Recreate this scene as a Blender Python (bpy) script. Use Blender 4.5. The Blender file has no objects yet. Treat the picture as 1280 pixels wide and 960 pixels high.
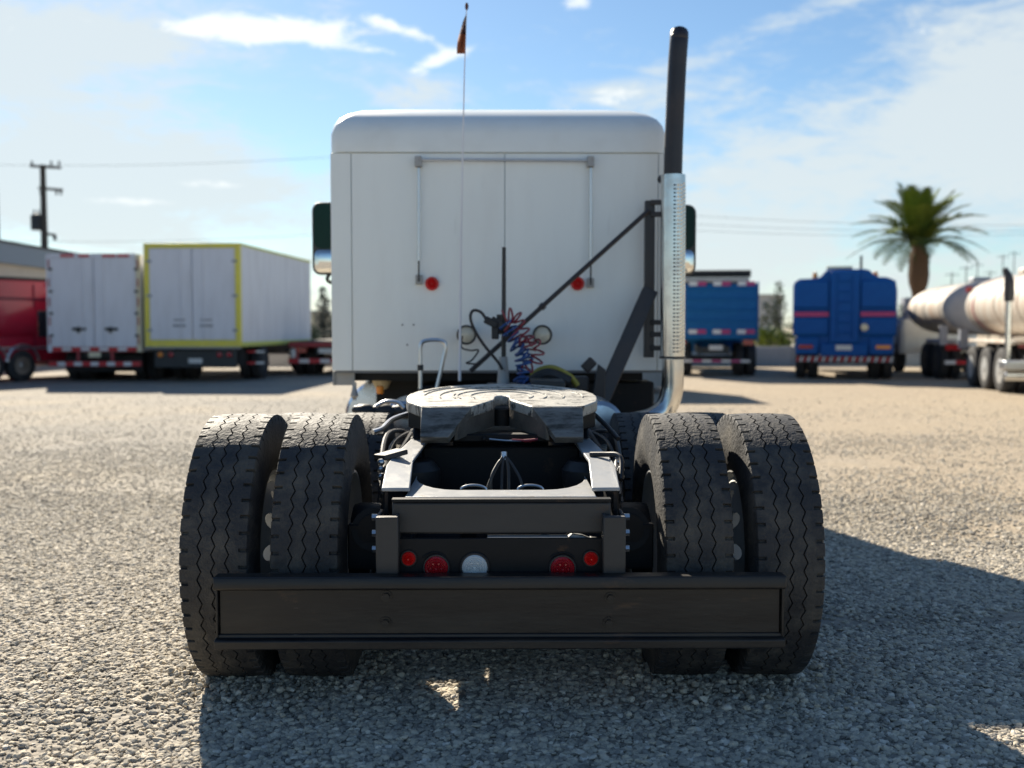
import bpy, math, random
import numpy as np
from mathutils import Vector, Matrix

R = math.radians
random.seed(7)
SC = bpy.context.scene
COL = SC.collection

# ------------------------------------------------------------------ camera
F = 1345.0; CH = 1.45; VPX, HZ = 626.0, 409.0
cam_d = bpy.data.cameras.new('camera')
cam = bpy.data.objects.new('camera', cam_d); COL.objects.link(cam)
PITCH = math.atan((480 - HZ) / F); YAW = math.atan((640 - VPX) / F)
cam.location = (0, 0, CH)
cam.rotation_euler = (math.pi / 2 - PITCH, 0, -YAW)
cam_d.sensor_width = 36; cam_d.lens = F / 1280 * 36
cam_d.clip_start = 0.05; cam_d.clip_end = 3000
cam_d.dof.use_dof = True; cam_d.dof.focus_distance = 4.25; cam_d.dof.aperture_fstop = 1.8
SC.camera = cam
CROT = cam.rotation_euler.to_matrix()

def P(px, py, D):
    """world point seen at photograph pixel (px, py) at distance D along Y"""
    d = CROT @ Vector(((px - 640) / F, (480 - py) / F, -1))
    t = D / d.y
    return Vector((d.x * t, D, CH + d.z * t))

# ------------------------------------------------------------------ light
SUN_AZ, SUN_EL = 22.0, 33.2          # az: towards the left of straight ahead
sdir = Vector((-math.sin(R(SUN_AZ)) * math.cos(R(SUN_EL)), math.cos(R(SUN_AZ)) * math.cos(R(SUN_EL)), math.sin(R(SUN_EL))))
sun_d = bpy.data.lights.new('sun', 'SUN'); sun_d.energy = 5.0; sun_d.angle = R(0.5); sun_d.color = (1, .90, .74)
sun = bpy.data.objects.new('sun', sun_d); COL.objects.link(sun)
sun.rotation_euler = (-sdir).to_track_quat('-Z', 'Y').to_euler()
sun.location = (-20, 40, 40)
vs = SC.view_settings
vs.view_transform = 'Standard'; vs.look = 'None'; vs.exposure = 1.13; vs.gamma = 1; vs.use_curve_mapping = False

W = bpy.data.worlds.new('World'); SC.world = W; W.use_nodes = True
def world():
    nt = W.node_tree; nt.nodes.clear()
    N = lambda t: nt.nodes.new(t)
    L = nt.links.new
    out = N('ShaderNodeOutputWorld'); bg = N('ShaderNodeBackground'); bg.inputs[1].default_value = 0.064
    sky = N('ShaderNodeTexSky'); sky.sky_type = 'NISHITA'; sky.sun_disc = False
    sky.sun_elevation = R(SUN_EL); sky.sun_rotation = R(-SUN_AZ)
    sky.air_density = 1.0; sky.dust_density = 0.25; sky.ozone_density = 3.2
    tint = N('ShaderNodeMixRGB'); tint.blend_type = 'MULTIPLY'; tint.inputs[0].default_value = 1; tint.inputs[2].default_value = (.72, .81, .84, 1); L(sky.outputs[0], tint.inputs[1])
    tc = N('ShaderNodeTexCoord'); sep = N('ShaderNodeSeparateXYZ'); L(tc.outputs['Generated'], sep.inputs[0])
    def M(op, a, b=None, c=None, clamp=False):
        m = N('ShaderNodeMath'); m.operation = op; m.use_clamp = clamp
        for i, v in enumerate((a, b, c)):
            if v is None: continue
            if isinstance(v, (int, float)): m.inputs[i].default_value = v
            else: L(v, m.inputs[i])
        return m.outputs[0]
    U = M('ARCTAN2', sep.outputs[0], sep.outputs[1]); V = M('ARCSINE', sep.outputs[2])
    comb = N('ShaderNodeCombineXYZ'); L(M('MULTIPLY', U, 3.0), comb.inputs[0]); L(M('MULTIPLY', V, 9.0), comb.inputs[1])
    def noise(vec, scale, detail, rough, dist=0.0, off=(0, 0, 0)):
        mp = N('ShaderNodeMapping'); L(vec, mp.inputs[0]); mp.inputs[1].default_value = off
        n = N('ShaderNodeTexNoise'); L(mp.outputs[0], n.inputs['Vector'])
        n.inputs['Scale'].default_value = scale; n.inputs['Detail'].default_value = detail
        n.inputs['Roughness'].default_value = rough; n.inputs['Distortion'].default_value = dist
        return n.outputs[0]
    n1 = noise(comb.outputs[0], 1.5, 6, .55, .6, (4.2, 1.1, 0))
    n2 = noise(comb.outputs[0], 5.5, 9, .66, .7, (1.7, 5.3, 2)); n3 = noise(comb.outputs[0], 13, 8, .68, 1.2, (3.1, .4, 7))
    def blob(px, py, rx, ry, w, slope=0.0):
        u0 = math.atan((px - VPX) / F); v0 = math.atan((HZ - py) / F * math.cos(u0))
        du = M('SUBTRACT', U, u0)
        dv = M('SUBTRACT', M('SUBTRACT', V, v0), M('MULTIPLY', du, slope))
        a = M('MULTIPLY', du, F / rx); b = M('MULTIPLY', dv, F / ry)
        s = M('ADD', M('MULTIPLY', a, a), M('MULTIPLY', b, b))
        return M('MULTIPLY', M('EXPONENT', M('MULTIPLY', s, -1)), w)
    def add(l):
        l = [x for x in l]
        r = l[0]
        for x in l[1:]: r = M('ADD', r, x)
        return r
    # soft thin veil
    soft = add([blob(20, 70, 190, 80, .62), blob(190, 60, 120, 30, .3), blob(230, 230, 240, 62, .44), blob(520, 122, 70, 26, .36), blob(40, 235, 220, 40, .3),
                blob(1120, 175, 250, 100, .40, .1), blob(1270, 100, 100, 90, .34), blob(940, 50, 150, 20, .36, .35), blob(900, 250, 150, 60, .25), blob(770, 125, 70, 22, .2)])
    hz = M('MULTIPLY', M('EXPONENT', M('MULTIPLY', M('ABSOLUTE', V), -14)), .62)
    d1 = add([n1, soft, hz, -0.02 and M('MULTIPLY', n2, 0.75), M('MULTIPLY', n3, .35), -.41])
    mr = N('ShaderNodeMapRange'); mr.interpolation_type = 'SMOOTHSTEP'; L(d1, mr.inputs[0])
    mr.inputs[1].default_value = .72; mr.inputs[2].default_value = 1.16; mr.inputs[3].default_value = 0; mr.inputs[4].default_value = .88
    # crisp bright wisps
    cr = add([blob(275, 38, 60, 15, .46, .1), blob(390, 40, 90, 14, .46, .0), blob(450, 66, 80, 9, .5, -.06), blob(300, 62, 60, 8, .34, .15), blob(505, 44, 60, 10, .48, -.35), blob(548, 82, 42, 11, .56, .4), blob(330, 48, 90, 8, .38),
              blob(175, 254, 75, 6, .44), blob(255, 232, 60, 7, .3), blob(770, 124, 60, 14, .36, .1), blob(722, 10, 26, 12, .42), blob(368, 2, 14, 6, .36),
              blob(1150, 42, 22, 9, .22), blob(60, 40, 110, 50, .2), blob(850, 215, 60, 10, .3)])
    d2 = add([M('MULTIPLY', n2, .8), M('MULTIPLY', n3, .7), -.27, cr])
    m2 = N('ShaderNodeMapRange'); m2.interpolation_type = 'SMOOTHSTEP'; L(d2, m2.inputs[0])
    m2.inputs[1].default_value = .72; m2.inputs[2].default_value = 1.08; m2.inputs[3].default_value = 0; m2.inputs[4].default_value = .9
    up = N('ShaderNodeMapRange'); L(V, up.inputs[0]); up.inputs[1].default_value = -.01; up.inputs[2].default_value = .03
    fac1 = M('MULTIPLY', mr.outputs[0], up.outputs[0]); fac2 = M('MULTIPLY', m2.outputs[0], up.outputs[0])
    mixa = N('ShaderNodeMixRGB'); L(fac1, mixa.inputs[0]); L(tint.outputs[0], mixa.inputs[1]); mixa.inputs[2].default_value = (5.5, 6.05, 6.2, 1)
    mixb = N('ShaderNodeMixRGB'); L(fac2, mixb.inputs[0]); L(mixa.outputs[0], mixb.inputs[1]); mixb.inputs[2].default_value = (7.7, 8.0, 8.0, 1)
    L(mixb.outputs[0], bg.inputs[0]); L(bg.outputs[0], out.inputs[0])
    W.cycles.sampling_method = 'MANUAL'; W.cycles.sample_map_resolution = 512
world()

# ------------------------------------------------------------------ materials
def pm(name, col, rough=.5, metal=0.0, var=.15, scale=6.0, bump=0.0, bscale=80.0, dirt=None, damt=.4, dscale=3.0, coat=0.0, spec=.5, stretch=(1, 1, 1), dthr=(.45, .7)):
    m = bpy.data.materials.new(name); m.use_nodes = True
    nt = m.node_tree; b = nt.nodes['Principled BSDF']; L = nt.links.new
    b.inputs['Roughness'].default_value = rough; b.inputs['Metallic'].default_value = metal
    b.inputs['Coat Weight'].default_value = coat; b.inputs['Coat Roughness'].default_value = .08
    b.inputs['Specular IOR Level'].default_value = spec
    tc = nt.nodes.new('ShaderNodeTexCoord')
    mp = nt.nodes.new('ShaderNodeMapping'); L(tc.outputs['Object'], mp.inputs[0]); mp.inputs[3].default_value = stretch
    n = nt.nodes.new('ShaderNodeTexNoise'); n.inputs['Scale'].default_value = scale; n.inputs['Detail'].default_value = 5
    L(mp.outputs[0], n.inputs['Vector'])
    mx = nt.nodes.new('ShaderNodeMixRGB'); L(n.outputs[0], mx.inputs[0])
    mx.inputs[1].default_value = tuple(c * (1 - var) for c in col) + (1,)
    mx.inputs[2].default_value = tuple(min(1, c * (1 + var)) for c in col) + (1,)
    last = mx.outputs[0]
    if dirt:
        n2 = nt.nodes.new('ShaderNodeTexNoise'); n2.inputs['Scale'].default_value = dscale; n2.inputs['Detail'].default_value = 8; n2.inputs['Roughness'].default_value = .65
        L(mp.outputs[0], n2.inputs['Vector'])
        mr = nt.nodes.new('ShaderNodeMapRange'); L(n2.outputs[0], mr.inputs[0]); mr.inputs[1].default_value = dthr[0]; mr.inputs[2].default_value = dthr[1]; mr.inputs[4].default_value = damt
        m2 = nt.nodes.new('ShaderNodeMixRGB'); L(mr.outputs[0], m2.inputs[0]); L(last, m2.inputs[1]); m2.inputs[2].default_value = tuple(dirt) + (1,)
        last = m2.outputs[0]
        rr = nt.nodes.new('ShaderNodeMapRange'); L(mr.outputs[0], rr.inputs[0]); rr.inputs[3].default_value = rough; rr.inputs[4].default_value = min(1, rough + .3)
        L(rr.outputs[0], b.inputs['Roughness'])
    L(last, b.inputs['Base Color'])
    if bump:
        n3 = nt.nodes.new('ShaderNodeTexNoise'); n3.inputs['Scale'].default_value = bscale; n3.inputs['Detail'].default_value = 4
        L(mp.outputs[0], n3.inputs['Vector'])
        bp = nt.nodes.new('ShaderNodeBump'); bp.inputs['Strength'].default_value = bump; bp.inputs['Distance'].default_value = .01
        L(n3.outputs[0], bp.inputs['Height']); L(bp.outputs[0], b.inputs['Normal'])
    return m

MT = dict(
    rubber=pm('dusty_rubber', (.024, .024, .026), .68, var=.4, scale=22, bump=.5, bscale=70, dirt=(.15, .135, .11), damt=.7, dscale=9, dthr=(.44, .78)),
    farrubber=pm('far_rubber', (.03, .03, .032), .85),
    whiterim=pm('white_rim_paint', (.36, .37, .37), .45, dirt=(.25, .22, .18), damt=.5),
    cabwhite=pm('white_cab_paint', (.81, .855, .85), .32, var=.015, scale=2, bump=.02, bscale=3, coat=.25, dirt=(.66, .67, .65), damt=.25, dscale=2.2, stretch=(1.6, 1.6, .35)),
    roofwhite=pm('white_roof_paint', (.81, .855, .85), .38, var=.02, scale=2, coat=.2, dirt=(.64, .65, .62), damt=.3, dscale=3),
    seam=pm('dark_seam_rubber', (.18, .19, .2), .8),
    chassis=pm('black_chassis_paint', (.010, .011, .013), .5, var=.3, scale=9, bump=.06, bscale=90, dirt=(.025, .023, .022), damt=.5, spec=.2, dscale=6),
    greysteel=pm('grey_frame_paint', (.36, .37, .38), .34, var=.12, scale=12, bump=.05, bscale=70, dirt=(.28, .27, .25), damt=.45, dscale=9, coat=.1),
    bumper=pm('worn_black_bumper_paint', (.009, .009, .010), .36, var=.3, scale=10, bump=.08, bscale=40, dirt=(.062, .05, .036), damt=.7, dscale=3, stretch=(.35, 1, 2), spec=.4),
    dbar=pm('dark_painted_steel', (.030, .030, .031), .48, var=.25, scale=7, bump=.05, dirt=(.07, .064, .056), damt=.5, dscale=5, stretch=(.5, 1, 1)),
    alu=pm('brushed_aluminium', (.62, .64, .66), .32, 1.0, var=.08, scale=20),
    chrome=pm('chromed_pipe', (.66, .65, .63), .16, 1.0, var=.1, scale=5, dirt=(.32, .27, .22), damt=.35, dscale=6),
    tank=pm('polished_tank_aluminium', (.55, .58, .62), .25, 1.0, var=.1, scale=4, dirt=(.3, .28, .25), damt=.5),
    stack=pm('black_stack_paint', (.02, .018, .022), .38, var=.3, scale=6, dirt=(.06, .045, .04), damt=.5),
    red=pm('red_lens', (.34, .008, .016), .18, coat=.5, var=.1),
    redbright=pm('bright_red_lens', (.60, .015, .014), .2, coat=.4, var=.1),
    clear=pm('clear_lens', (.55, .60, .62), .15, coat=.5, var=.12, scale=40),
    cream=pm('cream_lens', (.62, .58, .46), .2, coat=.4, var=.2, scale=30),
    amber=pm('amber_lens', (.8, .25, .02), .25, coat=.4),
    beige=pm('beige_rubber_bellows', (.42, .35, .22), .6, var=.15),
    redhose=pm('red_air_hose', (.24, .03, .045), .4),
    bluehose=pm('blue_air_hose', (.025, .08, .26), .4),
    yellowhose=pm('yellow_hose', (.30, .27, .04), .5),
    blackrub=pm('black_cable_rubber', (.02, .02, .022), .5),
    glass=pm('green_reflection_mirror_glass', (.006, .024, .02), .12, spec=.12),  # dark green reflection painted into the glass colour
    mirror=pm('convex_mirror_glass', (.8, .8, .78), .06, 1.0, var=.02),
    mirrorbody=pm('black_mirror_plastic', (.02, .025, .024), .45),
    flag=pm('faded_flag_cloth', (.10, .045, .04), .9, var=.4, scale=12),
    flagend=pm('faded_orange_flag_cloth', (.32, .11, .05), .9, var=.3, scale=12),
    whitestripe=pm('white_reflector', (.7, .7, .7), .4), redstripe=pm('red_reflector', (.55, .02, .03), .4),
    pinkstripe=pm('magenta_reflector', (.42, .03, .16), .4),
    plate=pm('number_plate', (.62, .63, .62), .4, var=.3, scale=30),
    boxwhite=pm('white_box_panel', (.74, .75, .80), .45, var=.03, dirt=(.5, .49, .5), damt=.35, dscale=1.5, stretch=(2, 2, .5)),
    boxcream=pm('cream_panel', (.70, .64, .45), .5),
    yellow=pm('yellow_frame_paint', (.80, .70, .09), .45, dirt=(.6, .55, .25), damt=.4),
    limegreen=pm('lime_rail_paint', (.58, .62, .10), .45),
    truckred=pm('red_truck_paint', (.38, .010, .035), .3, coat=.5), maroon=pm('maroon_paint', (.12, .006, .03), .4),
    redsteel=pm('red_frame_paint', (.35, .03, .04), .5, dirt=(.2, .12, .1), damt=.5),
    dump=pm('blue_dump_paint', (.002, .11, .32), .55, var=.12, spec=.25, dirt=(.02, .17, .36), damt=.3),
    blue=pm('deep_blue_paint', (.002, .08, .32), .5, var=.12, spec=.2, dirt=(.01, .12, .38), damt=.3),
    tarp=pm('black_tarp', (.025, .028, .03), .8),
    tankcream=pm('cream_tank_paint', (.56, .53, .47), .45, var=.12, dirt=(.38, .22, .13), damt=.8, dscale=2.2, stretch=(1, 1.6, .4), dthr=(.44, .68)),
    tankgrey=pm('grey_fittings_and_shaded_tank_end', (.30, .32, .36), .45, dirt=(.3, .3, .32), damt=.3),  # plain grey for fittings; on the tank end it paints in the shade
    greenwhite=pm('pale_green_cab_paint', (.76, .80, .77), .4),
    window=pm('dark_window_glass', (.015, .02, .028), .06, coat=1),
    wood=pm('weathered_pole_wood', (.075, .065, .055), .9, bump=.3, bscale=40),
    dark=pm('dark_metal', (.035, .04, .042), .6),
    fascia=pm('blue_grey_roof_sheet', (.17, .22, .28), .5, var=.06),
    wallcream=pm('cream_render', (.55, .50, .42), .8, var=.08, dirt=(.4, .36, .3), damt=.4),
    wallgrey=pm('pale_concrete', (.42, .40, .36), .85, var=.1, dirt=(.3, .28, .25), damt=.4, dscale=1.0),
    leaf=pm('palm_leaf', (.12, .16, .026), .85, spec=.1, var=.45, scale=3), leafdark=pm('dark_palm_leaf', (.06, .09, .025), .85, spec=.1, var=.4, scale=3),
    trunk=pm('palm_trunk', (.115, .065, .035), .9, var=.4, scale=9, bump=.6, bscale=12),
    bush=pm('bush_leaf', (.12, .16, .03), .7, var=.4, scale=2), bushdark=pm('dull_green_leaf', (.07, .095, .05), .7, var=.4, scale=2),
    bushlime=pm('lime_leaf', (.22, .27, .03), .7, var=.3), conifer=pm('dark_conifer_leaf', (.045, .055, .045), .8, var=.4, scale=2),
    container=pm('grey_container_paint', (.25, .27, .28), .5),
    tan=pm('distant_rendered_wall', (.5, .49, .46), .9), 
)

def greased_plate():
    m = pm('greased_fifth_wheel_plate', (.45, .43, .385), .45, .15, var=.12, scale=9, bump=.12, bscale=45)
    nt = m.node_tree; b = nt.nodes['Principled BSDF']; L = nt.links.new
    old = b.inputs['Base Color'].links[0].from_socket
    tc = nt.nodes.new('ShaderNodeTexCoord')
    mp = nt.nodes.new('ShaderNodeMapping'); L(tc.outputs['Object'], mp.inputs[0]); mp.inputs[3].default_value = (1, 2.2, 1)
    n = nt.nodes.new('ShaderNodeTexNoise'); n.inputs['Scale'].default_value = 6.5; n.inputs['Detail'].default_value = 12; n.inputs['Roughness'].default_value = .66; n.inputs['Distortion'].default_value = 2.4
    L(mp.outputs[0], n.inputs['Vector'])
    r = nt.nodes.new('ShaderNodeMapRange'); L(n.outputs[0], r.inputs[0]); r.inputs[1].default_value = .51; r.inputs[2].default_value = .60
    mx = nt.nodes.new('ShaderNodeMixRGB'); L(r.outputs[0], mx.inputs[0]); L(old, mx.inputs[1]); mx.inputs[2].default_value = (.045, .042, .037, 1)
    n2 = nt.nodes.new('ShaderNodeTexNoise'); n2.inputs['Scale'].default_value = 34; n2.inputs['Detail'].default_value = 8; n2.inputs['Distortion'].default_value = 3; L(mp.outputs[0], n2.inputs['Vector'])
    r2 = nt.nodes.new('ShaderNodeMapRange'); L(n2.outputs[0], r2.inputs[0]); r2.inputs[1].default_value = .60; r2.inputs[2].default_value = .64; r2.inputs[4].default_value = .8
    mx2 = nt.nodes.new('ShaderNodeMixRGB'); L(r2.outputs[0], mx2.inputs[0]); L(mx.outputs[0], mx2.inputs[1]); mx2.inputs[2].default_value = (.06, .055, .05, 1)
    L(mx2.outputs[0], b.inputs['Base Color'])
    return m
MT['plate5'] = greased_plate()
MT['ramp'] = pm('worn_ramp_steel', (.21, .205, .19), .5, .2, var=.3, scale=5, bump=.25, bscale=22, dirt=(.035, .033, .03), damt=.9, dscale=9, stretch=(.6, 1, 2.5), dthr=(.42, .6))
MT['throat'] = pm('shaded_greasy_throat_steel', (.13, .12, .105), .5, var=.4, scale=25, bump=.15, dirt=(.03, .03, .028), damt=.6, dscale=12)  # base darkened for the shade inside the throat, grease noise on top

def add_wear(m, col, scale, lo, hi, stretch=(1, 1, 1), amt=.8):
    nt = m.node_tree; b = nt.nodes['Principled BSDF']; L = nt.links.new
    old = b.inputs['Base Color'].links[0].from_socket
    tc = nt.nodes.new('ShaderNodeTexCoord'); mp = nt.nodes.new('ShaderNodeMapping'); L(tc.outputs['Object'], mp.inputs[0]); mp.inputs[3].default_value = stretch
    n = nt.nodes.new('ShaderNodeTexNoise'); n.inputs['Scale'].default_value = scale; n.inputs['Detail'].default_value = 9; n.inputs['Roughness'].default_value = .7; L(mp.outputs[0], n.inputs['Vector'])
    r = nt.nodes.new('ShaderNodeMapRange'); L(n.outputs[0], r.inputs[0]); r.inputs[1].default_value = lo; r.inputs[2].default_value = hi; r.inputs[4].default_value = amt
    mx = nt.nodes.new('ShaderNodeMixRGB'); L(r.outputs[0], mx.inputs[0]); L(old, mx.inputs[1]); mx.inputs[2].default_value = tuple(col) + (1,); L(mx.outputs[0], b.inputs['Base Color'])
for k_, st_ in (('bumper', (.5, 1, 1.5)), ('dbar', (.6, 1, 1)), ('chassis', (1, 1, 1))):
    add_wear(MT[k_], (.09, .05, .028), 7, .62, .72, st_, .6); add_wear(MT[k_], (.13, .12, .11), 30, .68, .71, (.25, 1, 2.5), .6)
add_wear(MT['greysteel'], (.12, .09, .06), 9, .60, .68); add_wear(MT['cabwhite'], (.36, .37, .36), 3.2, .66, .85, (2.5, 2.5, .3), .35)

# ------------------------------------------------------------------ mesh building
CENT = {}
class MB:
    def __init__(s): s.v = []; s.f = []
    def add(s, vs, fs):
        o = len(s.v); s.v += [Vector(p) for p in vs]; s.f += [tuple(i + o for i in f) for f in fs]; return s
    def box(s, c, d, rot=None):
        x, y, z = d[0] / 2, d[1] / 2, d[2] / 2
        vs = [Vector(p) for p in ((-x,-y,-z),(x,-y,-z),(x,y,-z),(-x,y,-z),(-x,-y,z),(x,-y,z),(x,y,z),(-x,y,z))]
        if rot is not None: vs = [rot @ p for p in vs]
        c = Vector(c)
        return s.add([p + c for p in vs], [(0,3,2,1),(4,5,6,7),(0,1,5,4),(1,2,6,5),(2,3,7,6),(3,0,4,7)])
    def bb(s, x0, x1, y0, y1, z0, z1): return s.box(((x0+x1)/2,(y0+y1)/2,(z0+z1)/2),(abs(x1-x0),abs(y1-y0),abs(z1-z0)))
    def beam(s, a, b, w, h, up=(0,0,1)):
        a, b = Vector(a), Vector(b); d = (b - a); l = d.length; d.normalize()
        r = d.cross(Vector(up)); r.normalize(); u = r.cross(d)
        rot = Matrix((r, d, u)).transposed()
        return s.box((a + b) / 2, (w, l, h), rot)
    def loft(s, rings, c0=True, c1=True):
        n = len(rings[0]); vs = [p for r in rings for p in r]; fs = []
        for k in range(len(rings) - 1):
            for i in range(n):
                j = (i + 1) % n
                fs.append((k*n+i, k*n+j, (k+1)*n+j, (k+1)*n+i))
        if c0: fs.append(tuple(range(n - 1, -1, -1)))
        if c1: fs.append(tuple((len(rings)-1)*n + i for i in range(n)))
        return s.add(vs, fs)
    def tube(s, pts, r, seg=8, caps=True):
        pts = [Vector(p) for p in pts]; n = len(pts)
        rs = r if isinstance(r, (list, tuple)) else [r] * n
        T = [(pts[min(i+1, n-1)] - pts[max(i-1, 0)]).normalized() for i in range(n)]
        a = Vector((0,0,1)) if abs(T[0].z) < .9 else Vector((1,0,0))
        u = T[0].cross(a).normalized(); rings = []
        for i in range(n):
            u = (u - T[i] * u.dot(T[i])).normalized(); w = T[i].cross(u)
            rings.append([pts[i] + (u * math.cos(t) + w * math.sin(t)) * rs[i] for t in (2*math.pi*k/seg for k in range(seg))])
        return s.loft(rings, caps, caps)
    def cyl(s, a, b, r, seg=16, r2=None): return s.tube([a, b], [r, r if r2 is None else r2], seg)
    def lathe(s, prof, c, axis='X', seg=24, sx=1.0, closed=False):
        c = Vector(c); rings = []
        for ax, r in prof:
            ring = []
            for k in range(seg):
                t = 2*math.pi*k/seg; p, q = r*math.cos(t), r*math.sin(t)
                ring.append(c + (Vector((ax, p*sx, q)) if axis == 'X' else Vector((p*sx, ax, q)) if axis == 'Y' else Vector((p*sx, q, ax))))
            rings.append(ring)
        if closed: rings.append(rings[0]); return s.loft(rings, False, False)
        return s.loft(rings, True, True)
    def prism(s, poly, ext):
        n = len(poly); a = [Vector(p) for p in poly]; e = Vector(ext); b = [p + e for p in a]
        fs = [tuple(range(n)), tuple(range(2*n-1, n-1, -1))] + [(i, n+i, n+(i+1)%n, (i+1)%n) for i in range(n)]
        return s.add(a + b, fs)
    def ball(s, c, r, seg=12, rings=8, sc=(1,1,1)):
        c = Vector(c); rr = []
        for i in range(1, rings):
            t = math.pi*i/rings
            rr.append([c + Vector((r*math.sin(t)*math.cos(2*math.pi*k/seg)*sc[0], r*math.sin(t)*math.sin(2*math.pi*k/seg)*sc[1], -r*math.cos(t)*sc[2])) for k in range(seg)])
        return s.loft(rr)
    def data(s, name, m, c, smooth=35):
        import bmesh
        me = bpy.data.meshes.new(name)
        me.from_pydata([tuple(p - c) for p in s.v], [], s.f)
        bm = bmesh.new(); bm.from_mesh(me); bmesh.ops.remove_doubles(bm, verts=bm.verts, dist=1e-5); bmesh.ops.recalc_face_normals(bm, faces=bm.faces); bm.to_mesh(me); bm.free()
        for x in (m if isinstance(m, (list, tuple)) else [m]): me.materials.append(x)
        if smooth:
            me.shade_smooth(); me.set_sharp_from_angle(angle=R(smooth))
        return me
    def build(s, name, m, parent=None, smooth=35, bevel=0, at=None):
        lo = [min(p[i] for p in s.v) for i in range(3)]; hi = [max(p[i] for p in s.v) for i in range(3)]
        c = Vector(at) if at is not None else (Vector(lo) + Vector(hi)) / 2
        o = bpy.data.objects.new(name, s.data(name, m, c, smooth)); COL.objects.link(o)
        place(o, c, parent)
        if bevel:
            b = o.modifiers.new('bevel', 'BEVEL'); b.width = bevel; b.segments = 2; b.limit_method = 'ANGLE'; b.angle_limit = R(40)
        return o
def place(o, c, parent):
    c = Vector(c); CENT[o.name] = c
    if parent: o.parent = parent; o.location = c - CENT[parent.name]
    else: o.location = c
def inst(src, name, c, parent, rotz=0):
    o = bpy.data.objects.new(name, src); COL.objects.link(o); place(o, c, parent); o.rotation_euler = (0, 0, rotz); return o
def thing(name, label, cat, loc=(0,0,0), rotz=0, group=None, world=False):
    o = bpy.data.objects.new(name, None); COL.objects.link(o); o.location = loc; o.rotation_euler = (0,0,rotz); o.empty_display_size = .2
    CENT[o.name] = Vector(loc) if world else Vector((0,0,0))
    tag(o, label, cat, group); return o
def tag(o, label=None, cat=None, group=None, kind=None):
    for k, v in (('label', label), ('category', cat), ('group', group), ('kind', kind)):
        if v: o[k] = v
    return o
def copy_tree(o, parent=None):
    c = o.copy(); COL.objects.link(c)
    if parent: c.parent = parent
    for ch in list(o.children): copy_tree(ch, c)
    return c
def rrect(x0, x1, y0, y1, z, r, n=5):
    out = []
    for cx, cy, a0 in ((x1-r, y0+r, -90), (x1-r, y1-r, 0), (x0+r, y1-r, 90), (x0+r, y0+r, 180)):
        for k in range(n):
            t = R(a0 + 90*k/(n-1)); out.append(Vector((cx + r*math.cos(t), cy + r*math.sin(t), z)))
    return out
def spline(pts, n=8):
    pts = [Vector(p) for p in pts]; out = []
    for i in range(len(pts) - 1):
        p0, p1, p2, p3 = pts[max(i-1,0)], pts[i], pts[i+1], pts[min(i+2, len(pts)-1)]
        for k in range(n):
            t = k/n
            out.append(.5*((2*p1)+(p2-p0)*t+(2*p0-5*p1+4*p2-p3)*t*t+(3*p1-p0-3*p2+p3)*t**3))
    return out + [pts[-1]]
def coil(path, r, turns, n=22):
    pts = spline(path, 12); out = []; N = turns * n
    cum = [0]
    for a, b in zip(pts, pts[1:]): cum.append(cum[-1] + (b-a).length)
    for i in range(N + 1):
        d = cum[-1]*i/N; k = max(j for j in range(len(cum)) if cum[j] <= d + 1e-9); k = min(k, len(pts)-2)
        t = (d - cum[k]) / max(1e-6, cum[k+1]-cum[k]); p = pts[k].lerp(pts[k+1], t); T = (pts[k+1]-pts[k]).normalized()
        u = T.cross(Vector((0,1,0))).normalized(); w = T.cross(u); a = 2*math.pi*i/n
        rj = r*(.88 + .22*math.sin(1.3*i/n + 5*r)); out.append(p + u*math.cos(a)*rj + w*math.sin(a)*rj + T*(.006*math.sin(1.7*i/n)))
    return out

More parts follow.
